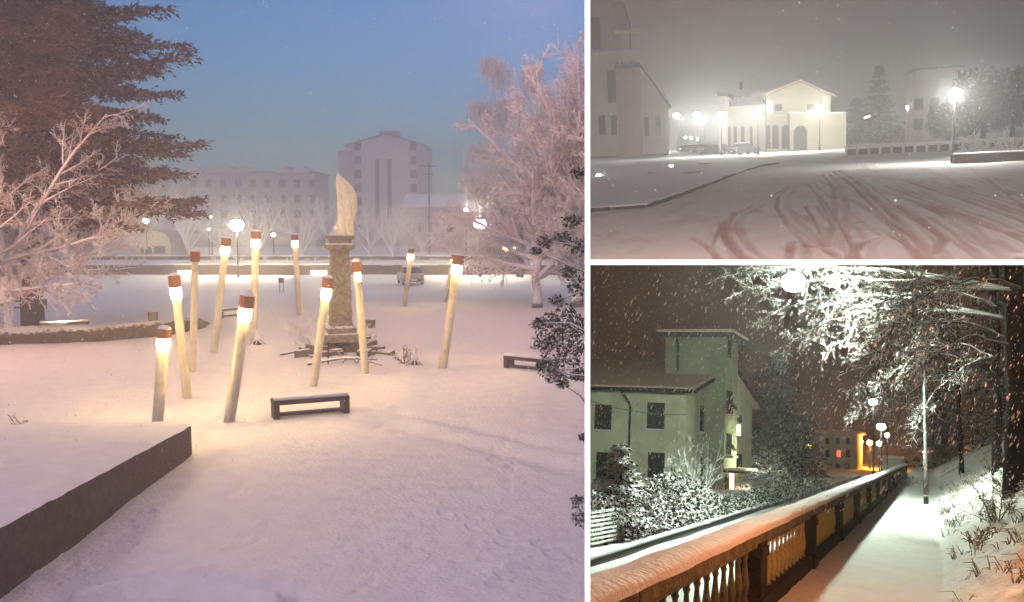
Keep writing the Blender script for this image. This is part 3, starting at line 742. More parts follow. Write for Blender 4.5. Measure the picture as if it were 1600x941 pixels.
street_lamp('A', 790, 388, 110, .25, 'lamp_sodium', 'small orange lamp at the right under the pink tree')
street_lamp('A', 803, 389, 118, .28, 'lamp_cool', 'small white lamp beside the orange one under the pink tree')
for (px, py, lab) in ((290, 432, 'bright low light on the kerb beyond the left torches'), (498, 434, 'bright low light on the kerb just left of the monument')):
    p = at('A', px, py, 87.4); t = thing('kerb_light', (p.x, 87.4, 0), lab, 'low light')
    part('housing', MB().box(-.8, .8, 0, .4, -.1, .1), 'metal', t)
    part('lens', MB().box(-.72, .72, -.08, .3, .1, .42), emi('kerb_glow', (1, .86, .55), 22), t)
# power pole
p = at('A', 670, 255, 150); t = thing('power_pole', (p.x, 150, 0), 'thin power pole with a crossbar beside the far low house', 'power pole')
part('pole', MB().tube([Vector((0, 0, -.2)), Vector((0, 0, p.z))], [.16, .12], 8), 'bark', t)
part('crossbar', MB().box(-1.3, 1.3, -.06, .06, p.z-.6, p.z-.45), 'bark', t)
part('lower_crossbar', MB().box(-.9, .9, -.06, .06, p.z-1.9, p.z-1.77), 'bark', t)
# buildings far behind
def rect(px0, px1, pyt, D): a = at('A', px0, pyt, D); b = at('A', px1, pyt, D); return (a.x+b.x)/2, b.x-a.x, a.z
x, w, h = rect(283, 492, 270, 195)
wins = [(-w/2+2.6+i*3.2, 3+j*3.3, 1.2, 1.6, 'glass') for i in range(9) for j in range(4)]
tb = building('apartment_building', 'A', (x, 195, 0), w, 14, h, 0, 'plaster_grey', 'roof_dark', 'long apartment block with small peaked gables, faint in the mist', wins=wins)
for px in (303, 333, 355, 378, 441, 470):
    q = at('A', px, 262, 195); b = MB(); gx = q.x-x; v = [Vector((gx-1.9, -.6, h)), Vector((gx+1.9, -.6, h)), Vector((gx, -.6, h+1.7)), Vector((gx-1.9, 10, h)), Vector((gx+1.9, 10, h)), Vector((gx, 10, h+1.7))]
    b.v = v; b.f = [(0, 1, 2), (5, 4, 3), (0, 2, 5, 3), (1, 4, 5, 2), (0, 3, 4, 1)]; part('gable', b, 'plaster_far', tb)
x, w, h = rect(541, 664, 228, 205)
wins = [(s*6.3, 3+j*3.1, 1.3, 1.7, 'glass') for s in (-1, 1) for j in range(7)]
tb = building('tower_block', 'A', (x, 205, 0), w, 14, h, 2.6, 'plaster_far', 'roof_dark', 'tall pale apartment tower with two dark vertical strips, faint in the mist', ridge='y', wins=wins)
for px in (589, 608):
    q = at('A', px, 250, 205); part('window_strip', MB().box(q.x-x-.45, q.x-x+.45, -.12, .0, 3, h-3), 'shutter', tb)
for s in (-1, 1):
    part('balcony_stack', MB().box(s*w/2-1.7, s*w/2+1.7, -.9, -.05, 2, h-1.2), 'plaster_grey', tb)
part('rooftop_hut', MB().box(-2, 2.5, 4, 8, h+1, h+3.8), 'plaster_grey', tb)
x, w, h = rect(634, 722, 322, 158)
building('house', 'A', (x, 158, 0), w, 12, h, 2.0, 'plaster_far', 'snow', 'low wide house with a snowy roof right of the tower block', wins=[(-2.9, 3.6, 1, 1.5, 'glass'), (0, 3.6, 1, 1.5, 'glass'), (2.8, 3.6, 1, 1.5, 'glass')], over=.7)
x, w, h = rect(712, 742, 330, 140)
building('house', 'A', (x+1, 140, 0), w, 10, h, 1.6, 'plaster_white', 'snow', 'narrow pale house lit by the right street lamp', wins=[(0, 3.6, .8, 1.4, 'glass')])
x, w, h = rect(92, 205, 345, 135)
building('shop_building', 'A', (x, 135, 0), w, 10, h, 1.0, 'plaster_far', 'snow', 'low building with lit windows behind the left trees', wins=[(-4, 1.9, 1.1, 1.4, 'window_lit'), (-2.2, 1.9, .8, 1.4, 'window_lit'), (.6, 1.7, .9, 1.9, 'window_lit'), (2.6, 2.4, .6, .8, 'window_lit')])
x, w, h = rect(211, 266, 362, 118)
t = thing('pavilion', (x, 118, 0), 'pale round roofed pavilion below the small left street lamp', 'pavilion')
b = MB(); n = 16; arc = [(-w/2, 0)]+[(w/2*math.cos(math.pi*(1-i/n)), h*.55+h*.5*math.sin(math.pi*i/n)) for i in range(n+1)]+[(w/2, 0)]
b.v = [Vector((xx, y, zz)) for y in (0, 6) for xx, zz in arc]; m_ = len(arc); b.f = [tuple(range(m_)), tuple(range(m_, 2*m_))[::-1]]+[(i, (i+1) % m_, m_+(i+1) % m_, m_+i) for i in range(m_)]
part('wall', b, 'plaster_cream', t, fix=True); part('window', MB().box(-1.6, 1.6, -.05, 0, 1.1, 2.1), 'glass', t)
# far hill
mb = MB(); n = 60
for i in range(n+1):
    x = -230+250*i/n; z = 9+5*noise.noise(Vector((i*.15, 0, 0))); mb.v += [Vector((x, 235, -1)), Vector((x, 245, z)), Vector((x, 252, z*.8))]
for i in range(n):
    for j in range(2): mb.f.append((i*3+j, i*3+3+j, i*3+4+j, i*3+1+j))
solo('hills', mb, 'plaster_grey', kind='structure', smooth=True)
# far bare trees
cf = dict(ns=[6, 5, 3, 2], wob=[.14, .2, .28, .3], trop=[.06, .05, .03, 0], kids=[7, 6, 4], start=[.2, .15, .2], ang=[(25, 55), (30, 60), (30, 60)], ratio=[.5, .5, .5], rmin=.022)
random.seed(21)
p0 = frost_tree(Vector((at('A', 292, 300, 112).x, 112, 0)), cf, 11.5, .25, 3.5, 6, 'bare frosted tree in the mist right of the pavilion', 'frost', group='bare trees in the mist', spread=(15, 45))
p1 = frost_tree(Vector((at('A', 470, 300, 118).x, 118, 0)), cf, 10.5, .22, 3.0, 7, 'bare frosted tree in the mist between the far torch and the statue', 'frost', group='bare trees in the mist', spread=(20, 55))
for i, (px, D, s, q, lab) in enumerate([(205, 120, 1.05, 0, 'behind the small left street lamp'), (345, 125, .9, 1, 'just left of the brightest street lamp'), (400, 116, .95, 0, 'between two upright torch poles'), (515, 128, .9, 0, 'directly left of the statue'),
        (575, 124, .95, 1, 'directly right of the statue'), (612, 116, .8, 0, 'left of the small far torch'), (660, 122, .85, 1, 'in front of the far low house'), (150, 112, 1.1, 1, 'in front of the building with lit windows'), (255, 128, 1.0, 1, 'behind the pavilion')]):
    copy_at((p0, p1)[q], Vector((at('A', px, 300, D).x, D, 0)), rnd(0, 6), 'bare frosted tree in the mist '+lab, s)
# left: big conifer and frosted tree
random.seed(4)
pc = GA(52, 517); 
conifer(pc, 25, 7.9, 'huge reddish brown conifer at the top left, its boughs reaching right', 'needle', 'conifer', r0=.46, z0=.24, nw=36, dens=2.8, droop=-.10, leaf=.25, pw=.42, boughs=9)
cf = dict(ns=[8, 6, 4, 3], wob=[.10, .16, .22, .25], trop=[.01, .02, .02, 0], kids=[13, 9, 7], start=[.15, .15, .2], ang=[(25, 55), (25, 60), (30, 60)], ratio=[.45, .5, .55], rmin=.015)
pf = GA(14, 533)
frost_tree(pf, cf, 11.5, .26, 4.0, 20, 'wide bare tree covered in frost coloured pink as if lamplit in front of the left conifer', 'frost_lit_pink', spread=(8, 88), L0=8.0)
# right: two pink trees and the weeping one
random.seed(9)
cf = dict(cf, rmin=.015, kids=[16, 11, 7])
frost_tree(GA(839, 481), cf, 16.5, .3, 4.2, 15, 'tall tree covered in frost coloured pink as if lamplit at the right edge, dark trunk', 'frost_lit_pink', spread=(5, 85), L0=6.4, name='frosted_tree')
frost_tree(GA(900, 480), cf, 19, .36, 5.8, 22, 'tallest frosted tree, coloured lamplight pink, against the right border', 'frost_lit_pink', spread=(2, 66), L0=11.5, name='frosted_tree')
random.seed(12)
def willow(loc, H, label, arches):
    t = thing('weeping_tree', loc, label, 'tree')
    part('trunk', MB().tube([Vector((0, 0, -.2)), Vector((.2, 0, H*.4)), Vector((0, 0, H*.75)), Vector((-.2, 0, H))], [.35, .26, .14, .03], 9), 'bark', t, True)
    cr = MB()
    for (z0_, dx, dy, zt_, n) in arches:
        a = Vector((0, 0, z0_)); b = Vector((dx*.55, dy*.55, zt_)); c = Vector((dx, dy, zt_-1.0))
        pts = [a*(1-u)**2+b*2*u*(1-u)+c*u*u for u in [i/8 for i in range(9)]]; cr.tube(pts, [.09*(1-.8*i/8) for i in range(9)], 4, cap=False)
        for i in range(n):
            u = rnd(.3, 1)**.8; q = a*(1-u)**2+b*2*u*(1-u)+c*u*u+Vector((rnd(-.8, .8), rnd(-.8, .8), rnd(-.3, .2))); L = rnd(1.2, 3.6)*(1.1 if u < .8 else .7)
            pp = [q]; d = Vector((rnd(-.5, .5), rnd(-.5, .5), rnd(.0, .3)))
            for s_ in range(6): d = (d*.6+Vector((0, 0, -.5))+rvec()*.15); q = q+d.normalized()*L/6; pp.append(q)
            cr.tube(pp, .02, 3, cap=False)
            for s_ in range(1, 6): cr.tube([pp[s_], pp[s_]+Vector((rnd(-.3, .3), rnd(-.3, .3), rnd(-.55, -.1)))], .016, 3, cap=False)
    part('crown', cr, 'frost_lit_pink', t)
pw_ = GA(812, 434)
willow(pw_, 17, 'hazy weeping tree with hanging twigs coloured lamplight pink left of the right edge', [(13, -4.6, 0, 17.2, 150), (16, -3.2, 1, 21.2, 130), (11, -4.4, -1, 13.0, 240), (9, -4.8, 1.5, 10.5, 230), (15, 1.5, 0, 20.5, 130), (12, 3, 1, 16, 180), (8, -3.2, -2, 11.5, 200), (14, -1.8, -1.5, 17, 180), (10, 3.5, -1, 12, 180)])
# evergreen shrub hanging in from the right border
random.seed(15)
t = thing('evergreen_shrub', GA(905, 1000)+Vector((0, 1.2, 0)), 'glossy dark green shrub with snow on its leaves along the right border', 'shrub')
base = GA(905, 1000)+Vector((0, 1.2, 0)); lf = MB(); st = MB()
cl = [(905, 270, .10), (893, 345, .14), (880, 372, .13), (908, 385, .16), (852, 378, .10), (838, 392, .07), (888, 425, .10), (905, 445, .18), (858, 512, .22), (885, 500, .24), (870, 545, .26), (905, 520, .26), (895, 555, .24), (850, 535, .16), (868, 588, .14), (880, 600, .08), (858, 578, .14), (845, 572, .07), (903, 585, .12), (905, 785, .12), (908, 810, .12), (911, 683, .06), (870, 470, .1), (842, 505, .09)]
for (px, py, s) in cl:
    D = base.y+rnd(-.35, .35); c = at('A', px, py, D)-base
    leafball(lf, c, s*1.05, s, s*.85, int(900*s), .035)
    e = at('A', 935, py+rnd(-30, 60), D)-base
    part('branch', MB().tube([e, (e+c)/2+Vector((0, 0, rnd(-.08, .12))), c], [.016, .012, .006], 5), 'bark_snow', t, True)
twg = [(e_, 0) for e_ in ()]
part('leaf_cluster', lf, 'leaf', t)
# ================================================================== B: the wide snowy road with lamps
SC[0] = 'B'
def GB(px, py, z=0): return G('B', px, py, z)
trB = [[(1120, 410), (1112, 385), (1125, 355), (1150, 335), (1178, 320)], [(1180, 412), (1150, 392), (1138, 372), (1136, 352), (1148, 332)], [(1166, 408), (1142, 385), (1130, 365), (1130, 345)],
 [(1262, 385), (1232, 352), (1213, 325), (1215, 308), (1232, 295), (1262, 286), (1290, 285)], [(1290, 382), (1302, 350), (1305, 318), (1300, 292), (1284, 272)],
 [(1345, 412), (1318, 360), (1290, 318), (1262, 288)], [(1440, 412), (1400, 362), (1370, 328), (1335, 293), (1300, 268)], [(1462, 412), (1418, 360), (1384, 325), (1340, 286), (1310, 266)],
 [(1640, 395), (1530, 345), (1440, 312), (1380, 290)], [(1640, 360), (1500, 310), (1420, 285)], [(1640, 318), (1500, 280), (1400, 260)], [(1545, 412), (1492, 366), (1450, 338)], [(1492, 344), (1462, 330), (1435, 319)],
 [(1640, 345), (1560, 318), (1480, 292)], [(1240, 338), (1262, 358), (1290, 384)], [(1258, 322), (1276, 350), (1288, 378)], [(1230, 412), (1236, 376), (1290, 388), (1316, 406)], [(1320, 412), (1345, 378), (1380, 372)],
 [(1388, 368), (1430, 390), (1450, 412)], [(1560, 412), (1600, 400), (1640, 398)], [(1200, 250), (1330, 256), (1480, 262), (1640, 275)], [(1120, 262), (1300, 270), (1500, 292), (1640, 312)], [(1460, 396), (1475, 372), (1440, 345), (1400, 320)],
 [(1350, 300), (1420, 340), (1500, 385), (1540, 412)], [(1330, 312), (1400, 352), (1440, 380)], [(1278, 310), (1290, 330), (1300, 352)], [(1080, 372), (1105, 386), (1128, 412)], [(1380, 300), (1450, 322), (1560, 360), (1640, 378)]]
rsB = np.random.RandomState(8)
for q in range(26):
    x0 = rsB.uniform(1180, 1560); y0 = rsB.uniform(258, 390); L = rsB.uniform(20, 90); sl = rsB.uniform(.25, .8)*(1 if x0 > 1290 else rsB.choice([-1, 1]))
    trB.append([(x0, y0), (x0+L*.5, y0+L*.5*sl+rsB.uniform(-3, 3)), (x0+L, y0+L*sl)])
trBg = [[GB(*q) for q in c] for c in trB]
trBg = trBg[:28]+[[q+Vector((.34, 0, 0)) for q in c] for c in trBg[:22]]+trBg[28:]
_c = {}
def dB(X, Y):
    if 'd' in _c: return _c['d'], _c['r']
    g = np.zeros(X.shape); rg = np.zeros(X.shape)
    for i, p in enumerate(trBg):
        d = np.full(X.shape, 9.)
        for a, b in zip(p[:-1], p[1:]): d = np.minimum(d, seg_d(X, Y, a, b))
        w = .06+.07*((i*37) % 5)/4; st = (.85 if i < 28 else .5)*(1+.9*fbm(X*.8+i*7, Y*.25+i*3, 3))
        g = np.maximum(g, np.clip(st, 0, 1.2)*np.exp(-(d/w)**4)); rg = np.maximum(rg, .8*np.exp(-((d-w*1.7)/(w*.6))**2)*np.clip(st, 0, 1))
    _c['d'] = g; _c['r'] = rg; return g, rg
def hB(X, Y):
    g, rg = dB(X, Y); return .04*fbm(X*.5, Y*.2, 3)+.02*fbm(X*3, Y*1.5, 3)-.05*g+.035*rg
def aB(X, Y):
    g, rg = dB(X, Y); n = np.clip(fbm(X*1.4, Y*.5, 4)*1.6-.15, 0, 1); return np.clip(g*.8+n*.45*(Y < 60), 0, 1)
m = mat('road_snow', (.66, .645, .65), .8, .04, 1.2, .5, 10)
n = m.node_tree; b_ = n.nodes['Principled BSDF']; src = b_.inputs['Base Color'].links[0].from_socket
an = nd(n, 'ShaderNodeAttribute', attribute_name='mark'); mx = nd(n, 'ShaderNodeMix', data_type='RGBA'); n.links.new(an.outputs['Fac'], mx.inputs[0]); n.links.new(src, mx.inputs[6]); mx.inputs[7].default_value = (.38, .25, .225, 1); n.links.new(mx.outputs[2], b_.inputs['Base Color'])
wedge_grid('road', -.36, .30, 900, 13, 252, 460, hB, 'road_snow', aB)
solo('terrain', MB().box(-120, 230, -40, 252, -1.2, -.4), 'snow', kind='structure')
# raised pavement with its kerb
kp = [(880, 331), (922, 331), (1008, 325), (1015, 322), (1060, 307), (1100, 292), (1135, 278), (1165, 267), (1190, 260), (1215, 256)]
kg = [GB(*q) for q in kp]; back = [GB(1190, 247), GB(1100, 240), GB(1052, 236), GB(930, 236), GB(860, 240)]
mb = MB(); mb.prism([(q.x, q.y) for q in kg]+[(q.x, q.y) for q in back], -.3, .10)
solo('pavement', mb, 'snow', kind='structure', fix=True)
t = thing('kerb', (0, 0, 0), 'dark stone kerb with broken snow curving along the left pavement', 'kerb')
mb = MB(); random.seed(2)
for a, b in zip(kg[:-1], kg[1:]):
    L = (b-a).length; d = (b-a)/L; nn = Vector((d.y, -d.x, 0)); s = 0
    while s < L-.2:
        e = min(L, s+rnd(.7, 1.1)); q0 = a+d*s; q1 = a+d*(e-.03); dz = rnd(-.02, .02); dw = rnd(-.02, .02)
        mb.prism([(q0+nn*(.14+dw))[:2], (q1+nn*(.14+dw))[:2], (q1-nn*.02)[:2], (q0-nn*.02)[:2]], -.05, .125+dz); s = e
part('stone', mb, 'kerb', t, fix=True)
mb = MB()
for a, b in zip(kg[:-1], kg[1:]):
    L = (b-a).length; d = (b-a)/L; nn = Vector((d.y, -d.x, 0)); s = 0
    while s < L-.2:
        e = min(L, s+rnd(1, 3)); q0 = a+d*s; q1 = a+d*e
        if random.random() < .88: mb.prism([(q0+nn*rnd(.07, .12))[:2], (q1+nn*rnd(.07, .12))[:2], (q1-nn*.3)[:2], (q0-nn*.3)[:2]], .09, .16+rnd(0, .02))
        s = e
part('snow_cap', mb, 'snow', t, fix=True)
spot(936, 277, .17, 'nearer bright light set in the left pavement', 'lamp_white', 'B', .03)
spot(1049, 262, .16, 'farther bright light set in the left pavement by the house corner', 'lamp_white', 'B', .03)
SC[0] = 'B'
for i, (px, py, s, lab) in enumerate([(1082, 270, .5, 'largest brown snow-free patch'), (1100, 256, .55, 'farthest brown snow-free patch'), (1018, 271, .3, 'small brown patch nearest the house')]):
    q = GB(px, py, .1); mb = MB(); n_ = 14
    mb.prism([(s*1.3*math.cos(6.283*j/n_)*rnd(.7, 1.2), s*2.6*math.sin(6.283*j/n_)*rnd(.7, 1.2)) for j in range(n_)], -.02, .02)
    solo('earth_patch', mb, 'dry', lab+' on the left pavement', 'earth patch', loc=(q.x, q.y, .1))
# house at the left
def PB(px, py, D): return at('B', px, py, D)
D0 = GB(1000, 245).y
t = thing('apartment_house', (PB(968, 244, D0).x, D0, 0), 'tall pale house at the left with a dark sloping roof edge and narrow windows', 'building')
O = Vector((PB(968, 244, D0).x, D0, 0))
def lz(px, py, D=D0): q = PB(px, py, D); return q.x-O.x, q.z
xm = 0; part('main_wall', MB().box(lz(850, 240)[0], 0, 0, 18, -.6, 17.5), 'plaster_white', t)
w0 = lz(1000, 103); w1 = lz(1042, 164)
b = MB(); b.v = [Vector(p) for y in (.0, 1.5) for p in ((w0[0], y, -.6), (w1[0], y, -.6), (w1[0], y, w1[1]), (w0[0], y, w0[1]))]
b.f = [(0, 1, 2, 3), (7, 6, 5, 4), (0, 4, 5, 1), (1, 5, 6, 2), (2, 6, 7, 3), (3, 7, 4, 0)]
part('wing_wall', b, 'plaster_white', t, fix=True)
part('pillar', MB().box(.02, w0[0]-.02, -1.0, 6, -.6, w0[1]-.3), 'plaster_pink', t)
part('ledge', MB().box(lz(963, 100)[0], lz(1001, 100)[0], -1.5, 4, w0[1]-.3, w0[1]+.35), 'roof_dark', t)
b = MB(); a_ = Vector((w0[0], 0, w0[1]+.1)); c_ = Vector((lz(1047, 168)[0], 0, lz(1047, 168)[1])); dz = Vector((0, 0, .55))
b.v = [p+Vector((0, y, 0)) for y in (-.9, 1.6) for p in (a_, c_, c_+dz, a_+dz)]; b.f = [(0, 1, 2, 3), (7, 6, 5, 4), (0, 4, 5, 1), (1, 5, 6, 2), (2, 6, 7, 3), (3, 7, 4, 0)]
part('wing_roof', b, 'roof_dark', t, fix=True)
b2 = MB(); b2.v = [p+dz+Vector((0, y, 0)) for y in (-.8, 1.5) for p in (a_, c_, c_+dz*.3, a_+dz*.3)]; b2.f = b.f
part('roof_snow', b2, 'snow', t, fix=True)
x2 = lz(985, 60)[0]
part('loggia_wall', MB().box(.05, x2, 1.0, 8, w0[1]+.4, 17), 'plaster_cream', t)
part('loggia_parapet', MB().box(.05, lz(998, 80)[0], -.6, -.4, lz(990, 95)[1], lz(990, 78)[1]), 'plaster_cream', t)
for px in (970, 984): part('loggia_post', MB().box(lz(px, 60)[0], lz(px, 60)[0]+.22, -.45, -.2, w0[1]+.4, lz(970, 48)[1]), 'roof_dark', t)
part('balcony_slab', MB().box(.05, lz(1000, 50)[0], -.9, 1, lz(985, 52)[1], lz(985, 46)[1]), 'plaster_cream', t)
b = MB(); p_ = [lz(957, 4), lz(975, 4), lz(988, 48), lz(968, 48)]; b.v = [Vector((q[0], y, q[1])) for y in (-1.4, -.1) for q in p_]; b.f = [(0, 1, 2, 3), (7, 6, 5, 4), (0, 4, 5, 1), (1, 5, 6, 2), (2, 6, 7, 3), (3, 7, 4, 0)]
part('upper_roof', b, 'roof_dark', t, fix=True)
for (xa, xb, ya, yb) in ((925, 936, 27, 78), (951, 961, 110, 160), (937, 945, 181, 211), (956, 963, 181, 211), (1008, 1012.5, 183, 212), (1026, 1031, 183, 212)):
    q0 = lz(xa, yb); q1 = lz(xb, ya); window(t, q1[0]-q0[0], q1[1]-q0[1], M4((q0[0]+q1[0])/2, -.02, q0[1]), 'glass', depth=.1)
part('plinth', MB().box(lz(850, 240)[0], w1[0]+.03, -.05, .0, -.5, .35), 'wall_stone', t)
# church-like cream building
Dc = GB(1280, 234).y
Oc = Vector((PB(1245, 234, Dc).x, Dc, 0)); t = thing('cream_building', Oc, 'cream building with a gable roof and dark arched doors behind the central lamp', 'building')
def lc(px, py, D=Dc): q = PB(px, py, D); return q.x-Oc.x, q.z
def face(pxs, y0, y1, mt, nm, D=Dc):
    b = MB(); P = [lc(*q, D) for q in pxs]; m_ = len(P); b.v = [Vector((q[0], y, q[1])) for y in (y0, y1) for q in P]
    b.f = [tuple(range(m_)), tuple(range(m_, 2*m_))[::-1]]+[(i, (i+1) % m_, m_+(i+1) % m_, m_+i) for i in range(m_)]
    return part(nm, b, mt, t, fix=True)
face([(1234, 238), (1322, 238), (1322, 177), (1234, 177)], 0, 9, 'plaster_cream', 'front_block')
face([(1232, 177), (1324, 177), (1324, 175), (1232, 175)], -.3, 9.3, 'snow', 'snow_ledge')
face([(1196, 238), (1300, 238), (1300, 150), (1251, 127), (1196, 148)], 1.5, 22, 'plaster_cream', 'gable_wall')
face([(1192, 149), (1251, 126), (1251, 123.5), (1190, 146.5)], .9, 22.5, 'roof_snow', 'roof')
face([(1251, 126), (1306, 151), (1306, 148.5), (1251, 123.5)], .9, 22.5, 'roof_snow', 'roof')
face([(1135, 238), (1196, 238), (1196, 162), (1135, 166)], 3, 20, 'plaster_cream', 'side_wing')
face([(1130, 166), (1192, 162), (1186, 149), (1140, 152)], 5, 18, 'roof_dark', 'side_roof')
face([(1122, 238), (1135, 238), (1135, 150), (1122, 150)], 1, 12, 'plaster_white', 'corner_tower')
face([(1120, 150), (1137, 150), (1137, 144), (1120, 144)], .6, 12.4, 'roof_dark', 'tower_cap')
face([(1138, 160), (1150, 160), (1150, 133), (1138, 133)], 14, 20, 'plaster_white', 'bell_turret')
face([(1143, 133), (1148, 133), (1147, 117), (1144, 117)], 16, 18, 'roof_dark', 'spire')
face([(1160, 158), (1202, 158), (1202, 128), (1160, 130)], 24, 34, 'plaster_grey', 'rear_wall')
def arch(pxa, pxb, pyt, pyb, y, nm='arched_door', mt='shutter'):
    x0, z0 = lc(pxa, pyb); x1, z1 = lc(pxb, pyt); r = (x1-x0)/2; b = MB(); P = [(x0, z0), (x1, z0)]+[((x0+x1)/2+r*math.cos(a), z1-r+r*math.sin(a)) for a in [math.pi*i/8 for i in range(9)]]
    m_ = len(P); b.v = [Vector((q[0], yy, q[1])) for yy in (y-.12, y-.004) for q in P]; b.f = [tuple(range(m_)), tuple(range(m_, 2*m_))[::-1]]+[(i, (i+1) % m_, m_+(i+1) % m_, m_+i) for i in range(m_)]
    part(nm, b, mt, t, fix=True)
arch(1240, 1261, 196, 235, 0); arch(1192+5, 1203, 195, 233, 1.5); arch(1206, 1216, 195, 233, 1.5); arch(1221, 1232, 195, 233, 1.5)
for (a, c) in ((1135, 1139), (1144, 1149), (1156, 1161), (1170, 1174)): arch(a, c, 197, 231, 3)
for (a, c) in ((1211, 1221), (1262, 1272)):
    q0 = lc(a, 173); q1 = lc(c, 163); window(t, q1[0]-q0[0], q1[1]-q0[1], M4((q0[0]+q1[0])/2, 1.5, q0[1]), 'glass')
for px in (1196.5, 1233, 1299): q0 = lc(px, 236); part('downpipe', MB().tube([Vector((q0[0], (-.12 if px == 1233 else 1.38), 0)), Vector((q0[0], (-.12 if px == 1233 else 1.38), lc(px, 178 if px == 1233 else 150)[1]))], .09, 6), 'roof_dark', t)
face([(1234, 238), (1322, 238), (1322, 234.5), (1234, 234.5)], -.06, 0, 'wall_stone', 'plinth')
face([(1196, 181), (1234, 181), (1234, 179.5), (1196, 179.5)], 1.38, 1.5, 'plaster_white', 'string_course')
q0 = lc(1198, 176); q1 = lc(1201, 158); window(t, q1[0]-q0[0]+.4, q1[1]-q0[1], M4(q0[0]+.3, 1.5, q0[1]), 'window_lit')
# lamps
GRP = None
street_lamp('B', 1492, 147, GB(1481, 255).y, .38, 'lamp_b', 'biggest and nearest street lamp at the right of the snowy road')
street_lamp('B', 1281, 170, Dc-9, .44, 'lamp_b', 'bright street lamp in front of the cream building')
street_lamp('B', 1184, 176, Dc-14, .5, 'lamp_b', 'large glaring lamp at the left corner of the cream building')
street_lamp('B', 1127, 180, Dc-16, .44, 'lamp_b', 'glaring lamp beside the narrow corner tower')
street_lamp('B', 1089, 180, 185, .6, 'lamp_b', 'second lamp from the left along the far street')
street_lamp('B', 1057, 181, 190, .55, 'lamp_b', 'lamp closest to the left house roof, far down the street')
street_lamp('B', 1355, 184, 190, .42, 'lamp_white', 'small white lamp below the misty conifer')
street_lamp('B', 1359, 202, 185, .28, 'lamp_green', 'tiny green signal light below the small white lamp', name='traffic_signal', cap=False)
street_lamp('B', 1419, 168, 160, .30, 'lamp_cool', 'small warm lamp left of the dark block')
street_lamp('B', 1101, 191, 195, .2, 'lamp_cool', 'tiny lamp low between the two left street lamps')
# warning sleeve on the near lamp pole, bollards
def bollard(px, py, h, r, label, snow=True):
    q = GB(px, py); t = thing('bollard', q, label, 'bollard')
    part('post', MB().lathe([(r*1.5, -.05), (r*1.5, .06), (r*.45, .1), (r*.45, h*.35), (r, h*.38), (r, h*.92), (r*.7, h)], 12), 'metal', t, True)
    part('snow_cap', MB().lathe([(r*.8, h), (r*.5, h+.07), (.01, h+.1)], 10), 'snow', t, True)
bollard(1132, 242, 1.55, .34, 'dark round litter post standing in the snow left of the parked car')
bollard(1068, 226, 1.3, .2, 'small distant dark post near the house corner')
car('B', Vector((PB(1163, 232, Dc-7).x, Dc-7, 0)), math.pi/2+.75, 'snow covered car parked alone in front of the cream building', 'car_dark')
c0 = car('B', Vector((PB(1112, 232, Dc+3).x, Dc+3, 0)), 2.3, 'dark parked car closest to the lone car in the far row', 'car_dark', group='cars parked in the far street')
for (px, py, lab, rz) in ((1109, 225.5, 'second parked car from the right in the far row', 2.2), (1098, 224, 'parked car in the middle of the far row', 2.1), (1088, 223, 'fourth parked car from the right in the far row', 2.0), (1077, 222, 'farthest parked car at the left end of the row', 2.1)):
    copy_at(c0, Vector((PB(px, py, Dc+8+(1109-px)*.8).x, Dc+8+(1109-px)*.8, 0)), rz, lab)
for (px, py, lab) in ((1071, 215, 'left of three small car lights in the far street'), (1080, 216, 'middle of three small car lights in the far street'), (1090, 217, 'right of three small car lights in the far street')):
    q = PB(px, py, 150); o = solo('car_light', MB().ball((0, 0, 0), .16, 6), emi('carl', (1, .95, .8), 40), lab, 'car light', loc=(q.x, q.y, q.z))
# fence, hedge, wall to the right
Df = GB(1400, 239).y; fx0 = PB(1322, 230, Df).x; fx1 = PB(1640, 230, Df).x; zf = PB(1400, 224, Df).z
t = thing('railing', (fx0, Df, 0), 'low railing with a snowy top rail and pale posts beyond the road', 'railing')
part('top_rail', MB().box(0, fx1-fx0, -.08, .08, zf-.2, zf), 'snow', t)
for i in range(18):
    x = (fx1-fx0)*i/17; part('post', MB().box(x-.12, x+.12, -.1, .1, -.1, zf-.2), 'plaster_white' if i % 3 else 'snow', t)
part('lower_wall', MB().box(0, fx1-fx0, .12, .3, -.2, zf*.62), 'wall_stone', t)
q = GB(1562, 253); o = solo('low_wall', MB().box(-2.6, 6, 0, 1.2, -.2, .62), 'earth', 'low dark planted wall at the right border beyond the lamp', 'wall', loc=q); bevel(o, .08)
random.seed(33)
for i, (px, py, lab) in enumerate(((1520, 240, 'pale snowy bush behind the nearest lamp'), (1545, 240, 'snowy bush in the middle of three at the right'), (1578, 241, 'snowy bush against the right border'))):
    mb = MB(); twigs(mb, (0, 0, 0), 14, 2.0, .035, .5, 3); solo('snowy_bush', mb, 'frost', lab, 'bush', loc=GB(px, py))
x0 = PB(1431, 110, 150); x1 = PB(1502, 110, 150)
building('dark_block', 'B', ((x0.x+x1.x)/2, 150, 0), x1.x-x0.x, 14, x0.z, 0, 'plaster_grey', 'roof_dark', 'tall dark block in the mist left of the nearest lamp', wins=[(i*2.2-2.6, 2+j*3.0, 1.1, 1.5, 'glass') for i in range(3) for j in range(max(1, int((x0.z-3.2)/3.0)))])
SC[0] = 'B'
conifer(Vector((PB(1372, 240, 165).x, 165, 0)), PB(1372, 100, 165).z, 4.6, 'pointed misty conifer between the cream building and the dark block', 'needle_green', nw=18, dens=1.1, leaf=.5, gap=.1)
conifer(Vector((PB(1338, 240, 175).x, 175, 0)), PB(1338, 150, 175).z, 4, 'shorter misty conifer right behind the cream building', 'needle_green', nw=13, dens=1.0, leaf=.5)
cf = dict(ns=[6, 5, 3], wob=[.14, .2, .28], trop=[.06, .05, .03], kids=[9, 8], start=[.1, .15], ang=[(25, 60), (30, 65)], ratio=[.55, .55], rmin=.04)
